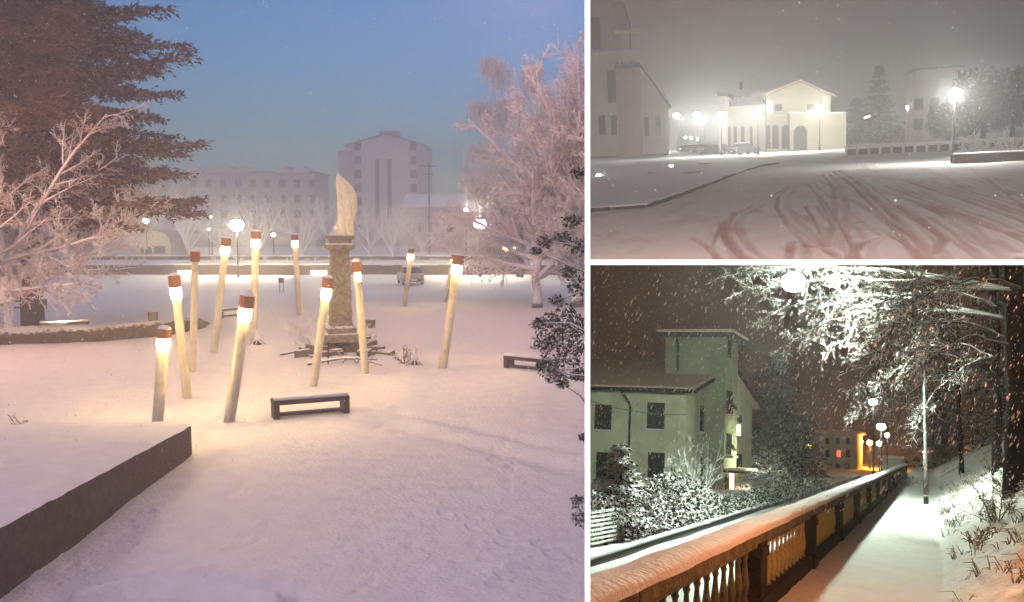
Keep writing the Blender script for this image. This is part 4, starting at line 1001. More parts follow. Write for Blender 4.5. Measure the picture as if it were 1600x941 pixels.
def leaftree(px, D, pyt, rx, label):
    h = PB(px, pyt, D).z; o = Vector((PB(px, 240, D).x, D, 0)); t = thing('dark_tree', o, label, 'tree')
    part('trunk', MB().tube([Vector((0, 0, -.2)), Vector((.1, 0, h*.6))], [.35, .15], 8), 'bark_dark', t, True)
    mb = MB()
    for i in range(26):
        a = rnd(0, 6.28); z = rnd(.25, .95); rr = rx*math.sin(min(1, (1.05-z)*1.9)*1.4)*rnd(.2, .85)
        leafball(mb, (rr*math.cos(a), rr*math.sin(a), h*z), rnd(.9, 1.7), rnd(.9, 1.7), rnd(.7, 1.3), 170, .32)
    part('crown', mb, 'needle_green', t)
leaftree(1535, 130, 100, 4.2, 'tall dark tree right behind the nearest lamp glare')
leaftree(1580, 126, 96, 4.6, 'tall dark tree cut by the right border')
leaftree(1480, 140, 165, 3.5, 'lower dark tree between the dark block and the nearest lamp')
leaftree(1400, 172, 205, 3.8, 'low dark shrubby tree behind the railing')
frost_tree(Vector((PB(1521, 240, 118).x, 118, 0)), cf, 9.5, .2, 2.5, 6, 'bare dark tree right of the nearest lamp', 'bark_dark', spread=(15, 50))
# ================================================================== C: the lane with the balustrade
SC[0] = 'C'
def GC(px, py, z=0): return G('C', px, py, z)
def PC(px, py, D): return at('C', px, py, D)
def yC(px, x, py=700): r = INV['C'].to_3x3() @ pray(px, py); return x/(r.x/r.y)
XR = GC(1259, 884).x; ZL = -1.35
XS = -.05
def hC(X, Y):
    s = np.clip(X-XS, 0, None); wob = .35*fbm(Y*.18, X*.1, 2)
    z = np.minimum(.62*np.clip(s-.15+wob*.6, 0, None), 3.3+.25*fbm(X*.3, Y*.3, 3))
    k = np.clip(s/1.2, 0, 1)
    z = z+k*(.30*fbm(X*.9, Y*.6, 4)+.22*np.abs(fbm(X*3.2, Y*2.0, 4)))+(1-k)*(.02*fbm(X*2, Y*1.2, 3))
    z = z+.015*fbm(X*9, Y*6, 2)+.05*np.exp(-((X-XR-.25)/.12)**2)*0
    return z
def aC(X, Y):
    k = np.clip((X-XS)/1.0, 0, 1); return np.clip((fbm(X*1.3+9, Y*1.0, 4)*3.2-.55), 0, 1)*k
m = mat('slope_snow', (.74, .74, .74), .8, .05, 2, .6, 12)
n = m.node_tree; b_ = n.nodes['Principled BSDF']; src = b_.inputs['Base Color'].links[0].from_socket
an = nd(n, 'ShaderNodeAttribute', attribute_name='mark'); mx = nd(n, 'ShaderNodeMix', data_type='RGBA'); n.links.new(an.outputs['Fac'], mx.inputs[0]); n.links.new(src, mx.inputs[6]); mx.inputs[7].default_value = (.20, .18, .09, 1); n.links.new(mx.outputs[2], b_.inputs['Base Color'])
def grid_rect(name, x0, x1, nx, y0, y1, ny, hf, mt, attr=None):
    xs = np.linspace(x0, x1, nx); t_ = np.linspace(0, 1, ny); ys = 1/(1/y0+(1/y1-1/y0)*t_)
    X, Y = np.meshgrid(xs, ys); Z = hf(X, Y); v = np.stack([X, Y, Z], -1).reshape(-1, 3)
    i = np.arange(ny-1)[:, None]*nx+np.arange(nx-1)[None, :]; f = np.stack([i, i+1, i+nx+1, i+nx], -1).reshape(-1, 4)
    me = bpy.data.meshes.new(name); me.from_pydata(v.tolist(), [], f.tolist()); me.update(); me.shade_smooth(); me.materials.append(MT[mt])
    if attr is not None: a = me.attributes.new('mark', 'FLOAT', 'POINT'); a.data.foreach_set('value', attr(X, Y).reshape(-1).astype(np.float32))
    o = link(bpy.data.objects.new(name, me)); o.matrix_world = FR['C']; o['kind'] = 'structure'; o['place'] = 'C'; return o
grid_rect('path', XR-.12, 9, 300, 4, 170, 620, hC, 'slope_snow', aC)
grid_rect('hillside', 9.0, 60, 60, 4, 170, 80, lambda X, Y: 3.3+.12*(X-9)+.5*fbm(X*.2, Y*.2, 3)-.1, 'snow')
grid_rect('street', -90, XR-.35, 300, 4, 240, 300, lambda X, Y: ZL+.05*fbm(X*.5, Y*.3, 3), 'snow')
# balustrade
y1_ = GC(1259, 884).y; y2_ = yC(1305, XR, 840); SPC = y2_-y1_
ys = [y1_+SPC*i for i in range(-3, 13)]
t = thing('balustrade', (XR, ys[2], 0), 'old stone balustrade with a thick snow topped handrail along the path', 'balustrade'); oy = ys[2]
rw = .125
zt_ = PC(1259, 786, y1_).z
ZR = max(.8, zt_-.06)
random.seed(40)
part('retaining_wall', MB().box(-.2, .02, ys[0]-oy, ys[-1]-oy, ZL-.3, -.04), 'pier_stone', t)
part('plinth', MB().box(-rw, rw, ys[0]-oy, ys[-1]-oy, -.04, .17), 'pier_stone', t)
hr = MB(); sn = MB()
for a, b in zip(ys[:-1], ys[1:]):
    hr.box(-rw-.02, rw+.02, a-oy+.012, b-oy-.012, ZR-.09, ZR)
    hr.box(-rw+.03, rw-.03, a-oy+.012, b-oy-.012, ZR-.15, ZR-.09)
part('handrail', hr, 'rail_stone', t)
nn_ = 1000; K = 13
for i in range(nn_+1):
    y = ys[0]+(ys[-1]-ys[0])*i/nn_-oy; w_ = rw+.035+.015*noise.noise(Vector((0, y*1.3, 0))); h_ = .09+.03*noise.noise(Vector((3, y*1.1, 0)))
    for j in range(K):
        a = math.pi*j/(K-1); g_ = .005*noise.noise(Vector((math.cos(a)*3, y*4, a*3)))+.014*noise.noise(Vector((math.cos(a)*1.2, y*1.7, 7))); sn.v.append(Vector(((w_+g_)*math.cos(a), y, ZR+.005+(h_+g_)*math.sin(a)**.6)))
for i in range(nn_):
    for j in range(K-1): sn.f.append((i*K+j, i*K+j+1, i*K+K+j+1, i*K+K+j))
part('snow_layer', sn, 'snow', t, True, fix=True)
for y in ys:
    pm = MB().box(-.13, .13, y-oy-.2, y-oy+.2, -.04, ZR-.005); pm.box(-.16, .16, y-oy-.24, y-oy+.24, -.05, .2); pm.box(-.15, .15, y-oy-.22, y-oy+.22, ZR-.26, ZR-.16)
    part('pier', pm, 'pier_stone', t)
z0b, z1b = .17, ZR-.15; hb = z1b-z0b
prof = [(.075, 0), (.075, .05), (.045, .08), (.05, .12), (.085, .28), (.09, .36), (.07, .5), (.045, .68), (.04, .78), (.065, .84), (.045, .88), (.075, .93), (.075, 1)]
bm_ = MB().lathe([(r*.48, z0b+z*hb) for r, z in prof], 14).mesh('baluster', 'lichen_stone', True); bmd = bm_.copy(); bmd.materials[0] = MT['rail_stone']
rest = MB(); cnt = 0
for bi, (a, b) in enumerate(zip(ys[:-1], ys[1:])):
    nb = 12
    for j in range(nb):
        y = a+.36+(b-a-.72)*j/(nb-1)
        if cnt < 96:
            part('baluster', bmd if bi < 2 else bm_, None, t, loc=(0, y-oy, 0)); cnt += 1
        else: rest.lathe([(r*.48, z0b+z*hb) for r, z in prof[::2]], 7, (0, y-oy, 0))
o = part('baluster', rest, 'lichen_stone', t); o['kind'] = 'stuff'
# guard rail on the lower street
XG = PC(1209, 784, 30).x; 
def zx(px, py, x): y = yC(px, x, py); return y, PC(px, py, y).z
XG = -7.4; y_, zg = zx(1209, 784, XG); ya_, _ = zx(922, 866, XG); yb_, _ = zx(1268, 768, XG); yc_, _ = zx(1278, 760, XG); yd_, _ = zx(1345, 739, XG)
for (a, b, lab) in ((ya_-2, yb_, 'nearer snowy guard rail along the lower street behind the balustrade'), (yc_, yd_, 'farther snowy guard rail beyond the gap in front of the hedge')):
    t = thing('guard_rail', (XG, a, ZL), lab, 'guard rail')
    part('beam', MB().box(-.04, .04, 0, b-a, zg-ZL-.32, zg-ZL-.04), 'metal_grey', t)
    bevel(part('snow_layer', MB().box(-.1, .1, 0, b-a, zg-ZL-.04, zg-ZL+.06), 'snow', t), .03)
    for i in range(int((b-a)/3.5)+1): part('post', MB().box(-.16, -.05, i*3.5+.1, i*3.5+.22, -.3, zg-ZL-.05), 'metal', t)
# the house
DH = 56.0; cr_ = PC(1072, 609, DH); XH = cr_.x; ZE = cr_.z; yF = yC(1175, XH, 638); yA = yC(1128, XH, 566); ZA = PC(1128, 570, yA).z
yA = (DH+yF)/2
t = thing('farmhouse', (XH, DH, ZL), 'pale green-lit house with dark shutters and a snowy roof at the left', 'house')
def h_(px, py): q = PC(px, py, DH); return q.x-XH, q.z-ZL
def s_(px, py): y = yC(px, XH, py); return y-DH, PC(px, py, y).z-ZL
Wd = 22; dp = yF-DH; he = ZE-ZL; ha = ZA-ZL
b = MB().box(-Wd, 0, 0, dp, -.6, he); i0 = len(b.v); b.v += [Vector(p) for p in ((-Wd, 0, he), (-Wd, dp, he), (-Wd, dp/2, ha), (0, 0, he), (0, dp, he), (0, dp/2, ha))]; b.f += [(i0, i0+2, i0+1), (i0+3, i0+4, i0+5)]
part('wall', b, 'plaster_green', t)
rf = MB(); sl = (ha-he)/(dp/2); ov = .8
for s in (0, 1):
    ya, yb = (-ov, dp/2) if s == 0 else (dp+ov, dp/2); zz = he-ov*sl; i0 = len(rf.v)
    for dz in (.0, .3): rf.v += [Vector(p) for p in ((-Wd-.5, ya, zz+dz), (.7, ya, zz+dz), (.7, yb, ha+dz), (-Wd-.5, yb, ha+dz))]
    rf.f += [(i0, i0+1, i0+2, i0+3), (i0+4, i0+5, i0+6, i0+7), (i0, i0+1, i0+5, i0+4), (i0+1, i0+2, i0+6, i0+5), (i0+2, i0+3, i0+7, i0+6), (i0+3, i0, i0+4, i0+7)]
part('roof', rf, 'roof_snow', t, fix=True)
gt = MB().tube([Vector((-Wd, -ov-.1, he-ov*sl+.05)), Vector((.7, -ov-.1, he-ov*sl+.05))], .12, 8); g_ = part('gutter', gt, 'shutter', t)
for s in (0, 1):
    ya, yb = (-ov, dp/2) if s == 0 else (dp+ov, dp/2)
    part('verge_board', MB().tube([Vector((.72, ya, he-ov*sl+.02)), Vector((.72, yb, ha+.02))], .13, 4), 'shutter', t)
dx_, dz_ = h_(985, 650)
part('downpipe', MB().tube([Vector((dx_-.4, -ov, he-ov*sl-.05)), Vector((dx_, -.12, he-1.1)), Vector((dx_, -.12, 0))], .075, 8), 'shutter', t)
for (xa, xb, ya, yb) in ((929, 956, 633, 672), (1011, 1039, 630, 671), (931, 958, 708, 752), (1012, 1039, 708, 748)):
    q0 = h_(xa, yb); q1 = h_(xb, ya); window(t, q1[0]-q0[0]-.14, q1[1]-q0[1]-.14, M4((q0[0]+q1[0])/2, -.02, q0[1]+.07), 'glass', True, depth=.05)
def sidewin(pxa, pxb, pya, pyb, off=0, lit='glass', sh=True):
    a = s_(pxa, pyb); c = s_(pxb, pya); window(t, c[0]-a[0]-.14, c[1]-a[1]-.14, M4(off+.02, (a[0]+c[0])/2, a[1]+.07, math.pi/2), lit, sh, depth=.05)
sidewin(1093, 1103, 636, 676); sidewin(1093.5, 1103.5, 708, 746)
sidewin(1149, 1157, 649, 661); sidewin(1150, 1157.5, 709, 737)
sidewin(1149, 1157, 663, 682, 0, 'window_lit', False)
# stair tower
yt0 = yC(1114, XH, 600); TX = 1.5; 
def t_(px, py): y = yC(px, XH+TX, py); return y-DH, PC(px, py, y).z-ZL
y0t = t_(1133, 600)[0]; y1t = t_(1150, 600)[0]+.6
zt2 = t_(1134, 527)[1]
xl = PC(1040, 540, DH+y0t).x-XH
tw = MB().box(xl, TX, y0t, y1t, he-1.0, zt2); tw.box(-.05, TX-.002, y0t+.002, y1t-.002, -.6, he-1.0)
t3 = part('stair_tower', tw, 'tower_plaster', t)
r3 = part('tower_roof', MB().box(xl-.5, TX+.6, y0t-.6, y1t+.6, zt2, zt2+.28), 'shutter', t3)
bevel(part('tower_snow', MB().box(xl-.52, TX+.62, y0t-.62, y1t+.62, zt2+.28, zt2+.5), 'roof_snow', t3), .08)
part('tower_pipe', MB().tube([Vector((xl+.7, y0t-.1, zt2)), Vector((xl+.9, y0t-.1, zt2-.5)), Vector((xl+.9, y0t-.1, he+1.5))], .08, 8), 'shutter', t3)
def twin(pxa, pxb, pya, pyb):
    a = t_(pxa, pyb); c = t_(pxb, pya); o = window(t3, max(.8, c[0]-a[0]-.14), c[1]-a[1]-.14, M4(TX+.02, (a[0]+c[0])/2, a[1]+.07, math.pi/2), 'glass', False, depth=.05)
    sh = MB().box(-.5, .5, -.03, .03, -(c[1]-a[1])*.35, 0); s2 = part('tilted_shutter', sh, 'shutter', o); s2.matrix_local = M4(0, -.15, (c[1]-a[1])*.45) @ Matrix.Rotation(-.6, 4, 'X')
    part('sill', MB().box(-(c[0]-a[0])/2-.3, (c[0]-a[0])/2+.3, -.45, .0, -.25, -.12), 'roof_snow', o)
twin(1135, 1144, 612, 646); twin(1131+4, 1142, 678, 711)
a = t_(1137, 560)[0]; part('tower_window', MB().box(TX, TX+.04, a, a+1.0, t_(1140, 560)[1], t_(1140, 532)[1]), 'shutter', t3)
# porch
py0 = s_(1132, 770); pz = t_(1140, 737)[1]
y0p = t_(1131, 760)[0]; pr = MB().box(TX, TX+1.4, y0p-.3, y0p+3.6, pz, pz+.14, rot=None)
o = part('porch_roof', pr, 'shutter', t); bevel(part('porch_snow', MB().box(TX+.05, TX+1.35, y0p-.25, y0p+3.55, pz+.14, pz+.26), 'roof_snow', o), .05)
part('door', MB().box(TX, TX+.06, y0p+.3, y0p+1.5, .0, pz-.3), 'bark', t)
part('porch_lamp', MB().box(TX+.07, TX+.22, y0p+1.75, y0p+2.15, pz-2.0, pz-.15), 'porch', t)
# cable on the facade
c0_ = h_(915, 622); c1_ = h_(1072, 648)
pp = [Vector((c0_[0]+(c1_[0]-c0_[0])*u, -1.6*(1-u)-.05, c0_[1]+(c1_[1]-c0_[1])*u-1.3*u*(1-u))) for u in [i/12 for i in range(13)]]
part('cable', MB().tube(pp, .035, 4), 'metal_grey', t)
# garden: spruce, hedges, fence
random.seed(50)
q = GC(965, 842, ZL); hs = PC(965, 688, q.y).z-ZL
conifer(q, hs, 1.55, 'small snow laden spruce in front of the house corner', 'needle_snow', 'spruce', r0=.08, z0=.1, nw=10, dens=3.0, leaf=.13, droop=-.5, pw=.8, cat='spruce tree', boughs=8)
def hedge(pts, label, name='hedge', n=2600, leaf=.075, mt='hedge_leaf', hh=None):
    P = [(G('C', px, pyb, ZL), px, pyt) for (px, pyt, pyb) in pts]; o = P[0][0]; mb = MB(); m_ = len(P)-1; per = 9
    for i in range(m_):
        for j in range(per):
            u = j/per; a = P[i][0].lerp(P[i+1][0], u); za = PC(P[i][1], P[i][2], P[i][0].y).z; zb = PC(P[i+1][1], P[i+1][2], P[i+1][0].y).z; zt__ = (za*(1-u)+zb*u)-ZL
            zt__ *= rnd(.85, 1.08); k_ = zt__/2
            leafball(mb, (a.x-o.x, a.y-o.y+rnd(-.3, .3), k_), rnd(.6, .95), rnd(.6, .9), k_*1.02, int(n/per), leaf)
            leafball(mb, (a.x-o.x, a.y-o.y+rnd(-.3, .3), k_*.5), rnd(.7, .95), rnd(.6, .9), k_*.6, int(n/per/2), leaf)
    solo(name, mb, mt, label, 'hedge', loc=o)
hedge([(1008, 770, 838), (1030, 745, 832), (1060, 740, 826), (1090, 758, 818), (1108, 775, 812)], 'tall snowy evergreen hedge in front of the house', n=5200)
hedge([(1108, 775, 808), (1150, 768, 800), (1200, 762, 788), (1245, 752, 776), (1285, 745, 762)], 'long lower clipped hedge to the right of the tall one', n=3600, leaf=.075)
hedge([(905, 760, 840), (940, 765, 845), (990, 775, 842), (1012, 770, 838)], 'dark shrubs behind the slatted fence at the left border', n=2800, mt='needle_snow')
a = GC(905, 862, ZL); b = GC(1022, 836, ZL); L = (b-a).length
t = thing('slat_fence', a, 'dark slatted fence dusted with snow at the left border', 'fence', math.atan2(b.y-a.y, b.x-a.x))
hf = PC(922, 803, a.y).z-ZL
for i in range(4): part('post', MB().box(L*i/3-.05, L*i/3+.05, 0, .1, -.2, hf+.08), 'metal', t)
sl_ = MB()
for i in range(8): sl_.box(0, L, -.03, 0, .1+i*hf/8.3, .1+i*hf/8.3+hf/14)
part('slat_panel', sl_, 'bark_snow', t)
random.seed(51)
for (px, pyb, L_, lab) in ((1060, 812, 3.2, 'tall leafless shrub with fine upright twigs in front of the house wall'), (1030, 824, 2.4, 'leafless twiggy shrub behind the snowy spruce')):
    mb = MB(); twigs(mb, (0, 0, 0), 12, L_, .013, 1.6, 3); solo('bare_shrub', mb, 'bark_snow', lab, 'shrub', loc=GC(px, pyb, ZL)+Vector((0, 3, 0)))
q = GC(1200, 768, ZL); hq = PC(1200, 700, q.y).z-ZL
conifer(q, hq, 1.9, 'rounded snowy shrub between the house and the big conifer', 'needle_snow', 'evergreen_bush', r0=.07, z0=.05, nw=11, dens=1.6, leaf=.17, droop=.1, pw=.6, cat='shrub', boughs=7)
q = Vector((PC(1214, 700, 84).x, 84, ZL)); hq = PC(1212, 548, 84).z-ZL
conifer(q, hq, 4.6, 'big dark drooping conifer right of the house', 'needle_green', r0=.3, z0=.04, nw=24, dens=1.6, leaf=.26, droop=-.55, pw=.55, boughs=10)
q = Vector((PC(1258, 700, 98).x, 98, ZL)); hq = PC(1258, 640, 98).z-ZL
conifer(q, hq, 3.4, 'smaller dark conifer behind the big drooping one', 'needle_green', r0=.25, z0=.04, nw=16, dens=1.0, leaf=.32, droop=-.45, pw=.7)
# far building and the sodium lit street
q0 = PC(1280, 675, 150); q1 = PC(1339, 675, 150); w = q1.x-q0.x
def fw(px, py): q = PC(px, py, 150); return q.x-(q0.x+q1.x)/2, q.z-ZL
wn = []
for (pa, pb, ya, yb, lit) in ((1307, 1314, 703, 714, 'window_red'), (1290, 1296, 684, 693, 'glass'), (1306, 1312, 684, 693, 'glass'), (1322, 1328, 684, 693, 'glass'), (1290, 1296, 703, 714, 'glass'), (1322, 1328, 703, 714, 'glass'), (1306, 1312, 724, 733, 'glass'), (1321, 1328, 724, 734, 'glass')):
    a = fw(pa, yb); b = fw(pb, ya); wn.append(((a[0]+b[0])/2, a[1], b[0]-a[0]-.1, b[1]-a[1]-.1, lit))
building('distant_house', 'C', ((q0.x+q1.x)/2, 150, ZL), w, 12, q0.z-ZL, 0, 'plaster_green', 'roof_snow', 'distant square house with one red lit window', wins=wn, over=.6, roof_t=.3)
SC[0] = 'C'
for (px, py, D, r, m_, lab, gz) in ((1364, 628, 57, .22, 'lamp_c_far', 'second white street lamp along the lane, below the branches', ZL), (1377, 667, 78, .32, 'lamp_c_far', 'third white street lamp down the lane', ZL),
        (1386, 680, 100, .22, 'lamp_c_far', 'tiny white lamp right of the third street lamp', ZL), (1374, 693, 115, .32, 'lamp_c_far', 'small pale lamp low over the orange street', ZL)):
    street_lamp('C', px, py, D, r, m_, lab, gz, poler=.05)
for (px, py, D, lab) in ((1344, 690, 166, 'orange street lamp at the right corner of the distant house'), (1359, 692, 160, 'orange street lamp in the middle of the glowing street'), (1266, 695, 172, 'tiny orange lamp left of the distant house')):
    street_lamp('C', px, py, D, .42, 'lamp_sodium', lab, ZL)
q = PC(1392, 716, 105); q_ = PC(1380, 716, 105)
building('bus_shelter', 'C', (q.x, 105, ZL), 1.9, 2.2, q.z-ZL, 0, 'plaster_white', 'snow', 'small pale hut beside the far end of the balustrade', over=.3, cat='hut')
SC[0] = 'C'
q = PC(1240, 441, 30); t = thing('hanging_lamp', q, 'dazzling white lamp hung on a cable among the snowy branches at the top', 'street lamp')
part('globe', MB().ball((0, 0, 0), .36, 8, .85), 'lamp_c', t, True)
part('lamp_hood', MB().lathe([(.2, .22), (.14, .3), (.03, .36)], 12), 'metal', t)
e0 = PC(900, 405, 31)-q; e1 = PC(1620, 398, 29)-q
part('cable', MB().tube([e0, Vector((0, 0, .5)), e1], .012, 4), 'metal', t)
# far snowy hill under the glow
mb = MB()
for i in range(41):
    x = -120+170*i/40; z = 3.5+3*noise.noise(Vector((i*.2, 5, 0))); mb.v += [Vector((x, 205, -2)), Vector((x, 225, z)), Vector((x, 240, z))]
for i in range(40):
    for j in range(2): mb.f.append((i*3+j, i*3+3+j, i*3+4+j, i*3+1+j))
solo('hills', mb, 'plaster_grey', kind='structure', smooth=True)
# lamp post on the right
q = GC(1447, 788); t = thing('lamp_post', q, 'tall slim grey lamp post standing at the foot of the snowy slope', 'lamp post')
hp = PC(1447, 425, q.y).z
part('pole', MB().tube([Vector((0, 0, -.1)), Vector((0, 0, 1.7)), Vector((0, 0, 1.75)), Vector((0, 0, hp))], [.085, .08, .06, .04], 12), 'metal_grey', t, True)
for z in (.25, 1.15, 1.72, 3.3): part('collar', MB().lathe([(.09, z), (.105, z+.02), (.105, z+.05), (.09, z+.07)], 12), 'plaster_white' if z != 1.15 else 'metal_grey', t)
part('arm', MB().tube([Vector((0, 0, hp)), Vector((-.3, .2, hp+.35)), Vector((-1.0, .4, hp+.45))], .035, 8), 'metal_grey', t, True)
# tufts on the slope
random.seed(60)
def hCs(x, y): return float(hC(np.array([[x]]), np.array([[y]]))[0, 0])
tu = MB()
for i in range(900):
    y = rnd(7, 45); x = rnd(.2, 5.5)
    if vn(np.array([x*.8+5]), np.array([y*.5]))[0] < -.05 and random.random() < .7: continue
    z = hCs(x, y)
    for j in range(random.randint(5, 12)):
        a = rnd(0, 6.28); L = rnd(.08, .28); c = Vector((x+rnd(-.12, .12), y+rnd(-.12, .12), z-.02)); tu.tube([c, c+Vector((math.cos(a)*L*.4, math.sin(a)*L*.4, L*.7)), c+Vector((math.cos(a)*L, math.sin(a)*L, L*.6))], [.008, .006, .002], 3, cap=False)
solo('grass', tu, 'tuft', kind='stuff', label='dry grass tufts sticking out of the snowy slope')
for (px, py, n_, L_, lab) in ((1560, 815, 10, .8, 'bare bush with reddish light at the right border'), (1575, 770, 12, .9, 'grassy bush at the foot of the black trunk'), (1530, 850, 8, .5, 'low twiggy plant in the middle of the slope'), (1420, 760, 10, .9, 'dark twiggy bush at the far end of the path')):
    q = None
    for D in [8+.25*i for i in range(240)]:
        c = PC(px, py, D)
        if hCs(c.x, c.y) >= c.z: q = c; break
    if q is None: q = GC(px, py)
    mb = MB(); twigs(mb, (0, 0, -.05), n_, L_, .012, .8, 3); solo('slope_bush', mb, 'tuft', lab, 'bush', loc=q)
# black trunks and snowy branch trees on the right
def trunkat(px, D, r, hgt, lab, lean=(0, 0)):
    x = PC(px, 700, D).x; z = hCs(min(x, 8.5), D); t = thing('dark_tree', (x, D, z), lab, 'tree'); tr = MB(); n = 8
    pts = [Vector((lean[0]*i/n*hgt, lean[1]*i/n*hgt, -.3+hgt*i/n))+Vector((rnd(-.06, .06), rnd(-.06, .06), 0)) for i in range(n+1)]
    tr.tube(pts, [r*(1.35-.75*i/n) if i == 0 else r*(1-.5*i/n) for i in range(n+1)], 12); part('trunk', tr, 'bark_dark', t, True); return t, Vector((x, D, z)), pts
def limb(mb, a, b, r, sag, ntw, tl, cfg):
    pts = []; N = 12; side = (b-a).cross(Vector((0, 0, 1))).normalized()
    for i in range(N+1):
        u = i/N; pts.append(a.lerp(b, u)+Vector((0, 0, 4*sag*u*(1-u)))+rvec()*.06*(0 < i < N)+side*math.sin(u*5+a.z)*.15)
    mb.tube(pts, [max(.012, r*(1-.85*i/N)) for i in range(N+1)], 6, cap=False)
    for k in range(ntw):
        u = rnd(.15, 1); f = u*N; i = min(int(f), N-1); q = pts[i].lerp(pts[i+1], f-i); dd = (pts[i+1]-pts[i]).normalized()
        d = Matrix.Rotation(R(rnd(25, 65)), 3, dd.cross(rvec()).normalized()) @ dd; d.z -= .15
        grow(mb, q, d, tl*rnd(.5, 1.1)*(1.15-.5*u), .014, 0, cfg)
cfT = dict(ns=[6, 4, 2], wob=[.2, .28, .3], trop=[.0, .04, .05], kids=[8, 4], start=[.12, .2], ang=[(28, 62), (30, 65)], ratio=[.42, .5], rmin=.0115)
random.seed(70)
def branchtree(px, D, r, lab, limbs, dens=1.0, tl=1.5, lean=(0, 0), hgt=9):
    t, o, pts = trunkat(px, D, r, hgt, lab, lean); mb = MB()
    for (pa, pb, Da, Db, rr, sag, ntw) in limbs:
        a = PC(*pa, Da)-o; b = PC(*pb, Db)-o; limb(mb, a, b, rr, sag, int(ntw*dens), tl, cfT)
    part('crown', mb, 'branch_snow', t)
branchtree(1590, 23, .30, 'black tree trunk at the right border whose snowy branches hang across the lamp', [
 ((1590, 452), (1130, 432), 23, 41, .04, .5, 56), ((1590, 452), (1140, 462), 23, 39, .045, .5, 44), ((1590, 452), (1165, 420), 23, 40, .045, .3, 44), ((1590, 500), (1182, 500), 23, 44, .045, .9, 46), ((1590, 500), (1200, 556), 23, 43, .045, 1.0, 46), ((1590, 452), (1180, 418), 23, 43, .04, .2, 30),
 ((1590, 500), (1290, 545), 23, 34, .04, .6, 26), ((1590, 548), (1318, 625), 23, 24, .04, 1.2, 30), ((1590, 452), (1380, 520), 22, 21, .04, .6, 24), ((1590, 548), (1400, 600), 23, 22, .04, .6, 16), ((1590, 452), (1260, 470), 22, 42, .04, .3, 30), ((1590, 452), (1230, 530), 22, 42, .04, .6, 32), ((1590, 452), (1250, 425), 24, 38, .04, .2, 26)], .62, 1.5)
branchtree(1560, 34, .16, 'second black tree behind the lamp post with drooping snowy branches', [
 ((1554, 520), (1330, 560), 34, 34, .07, .8, 32), ((1554, 560), (1345, 640), 34, 35, .07, 1.2, 32), ((1554, 480), (1340, 500), 34, 33, .07, .8, 28), ((1554, 560), (1440, 660), 34, 31, .05, .6, 18)], .75, 1.7)
branchtree(1500, 52, .12, 'farther dark tree closing the lane with a frosty crown', [
 ((1497, 560), (1385, 620), 52, 52, .08, 1, 26), ((1497, 600), (1378, 665), 52, 52, .08, 1, 26), ((1497, 520), (1400, 560), 52, 52, .08, 1, 24)], .8, 2.2)
random.seed(71)
for (px, D, r, lab) in ((1588, 46, .3, 'dark trunk deepest in the black wood at the right'),):
    trunkat(px, D, r, 13, lab, (rnd(-.04, .04), 0))
for (px, D, r_, lab) in ((1560, 92, 4.5, 'left dark evergreen in the black wood'), (1600, 86, 4.6, 'middle dark evergreen in the black wood'), (1640, 74, 4.6, 'dark evergreen on the crest at the right border'), (1475, 110, 4.5, 'dark evergreen behind the lamp post')):
    x = PC(px, 700, D).x
    conifer(Vector((x, D, hCs(min(x, 8.5), D))), 18, r_, lab, 'needle_green', 'dark_conifer', r0=.3, z0=.02, nw=20, dens=.9, leaf=.4, droop=-.3, pw=.5)
# ================================================================== falling snow
random.seed(90)
flakes('A', 7000, 6, 45, 2, 912, 2, 760, .0065, 1.5, .15, 'snowflakes falling over the park')
flakes('B', 1800, 8, 40, 924, 1600, 2, 400, .006, 1.6, .1, 'snowflakes falling over the wide road')
flakes('C', 7500, 5, 34, 924, 1600, 418, 800, .0056, 3.4, .35, 'dense slanting snowflakes falling over the lane')
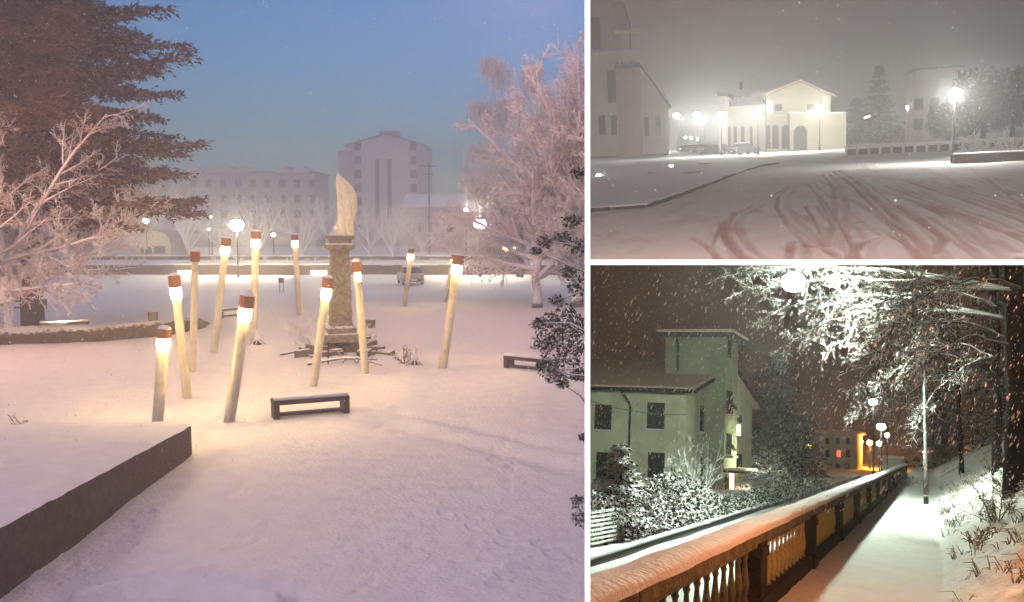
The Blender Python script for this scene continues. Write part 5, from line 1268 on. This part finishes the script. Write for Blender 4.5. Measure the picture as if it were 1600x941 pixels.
# ================================================================== air
hz = MB()
hm = bpy.data.materials.new('haze_air'); hm.use_nodes = True; n = hm.node_tree; n.nodes.clear()
v = nd(n, 'ShaderNodeVolumePrincipled'); v.inputs['Color'].default_value = (.88, .90, .95, 1); v.inputs['Density'].default_value = .0058; v.inputs['Anisotropy'].default_value = .35
oo = nd(n, 'ShaderNodeOutputMaterial'); n.links.new(v.outputs[0], oo.inputs['Volume'])
MT['haze'] = hm
def air(dens, cuts, top=62, an=.55):
    hz = MB().box(-262, 262, -262, 262, -75, top)
    m2 = hm.copy(); m2.node_tree.nodes['Principled Volume'].inputs['Density'].default_value = dens; m2.node_tree.nodes['Principled Volume'].inputs['Anisotropy'].default_value = an
    me = hz.mesh('haze', m2); bm = bmesh.new(); bm.from_mesh(me)
    for (pc, pn) in cuts:
        r = bmesh.ops.bisect_plane(bm, geom=list(bm.verts)+list(bm.edges)+list(bm.faces), plane_co=pc, plane_no=pn, clear_outer=True)
        bmesh.ops.contextual_create(bm, geom=[e for e in r['geom_cut'] if isinstance(e, bmesh.types.BMEdge)])
    bmesh.ops.recalc_face_normals(bm, faces=bm.faces); bm.to_mesh(me); bm.free()
    o = link(bpy.data.objects.new('haze', me)); o['kind'] = 'stuff'
_e = TH*1.6
air(.0050, [(CP-nW*_e, nW)], 27); air(.0047, [(CP+nW*_e, -nW), (CP+nH*_e, -nH)], 62, .74); air(.0007, [(CP+nW*_e, -nW), (CP-nH*_e, nH)])
# ================================================================== each place ends at the partitions
def planes(k):
    e = TH
    if k == 'A': return [(CP-nW*e, nW)]
    if k == 'B': return [(CP+nW*e, -nW), (CP+nH*e, -nH)]
    return [(CP+nW*e, -nW), (CP-nH*e, nH)]
bpy.context.view_layer.update()
def placeof(o):
    while o is not None:
        if 'place' in o: return o['place']
        o = o.parent
dead = []
for o in list(COL.objects):
    if o.type != 'MESH': continue
    k = placeof(o)
    if not k: continue
    bb = [o.matrix_world @ Vector(c) for c in o.bound_box]; gone = False; cut = []
    for (pc, pn) in planes(k):
        ds = [(p-pc).dot(pn) for p in bb]
        if min(ds) >= 0: gone = True
        elif max(ds) > 0: cut.append((pc, pn))
    if gone: dead.append(o); continue
    if cut:
        if o.data.users > 1: o.data = o.data.copy()
        bm = bmesh.new(); bm.from_mesh(o.data); inv = o.matrix_world.inverted(); n3 = o.matrix_world.to_3x3().transposed()
        for (pc, pn) in cut:
            bmesh.ops.bisect_plane(bm, geom=list(bm.verts)+list(bm.edges)+list(bm.faces), plane_co=inv @ pc, plane_no=(n3 @ pn).normalized(), clear_outer=True)
        if not bm.faces: dead.append(o)
        else: bm.to_mesh(o.data)
        bm.free()
kill = set(dead)
def rem(o):
    for c in list(o.children): rem(c)
    bpy.data.objects.remove(o)
for o in dead:
    try: o.name
    except ReferenceError: continue
    par = o.parent
    for c in list(o.children): kill.discard(c)
    try: rem(o)
    except ReferenceError: pass
for o in [o for o in COL.objects if o.type == 'EMPTY' and not o.children]: bpy.data.objects.remove(o)
for o in COL.objects:
    if 'place' in o: del o['place']
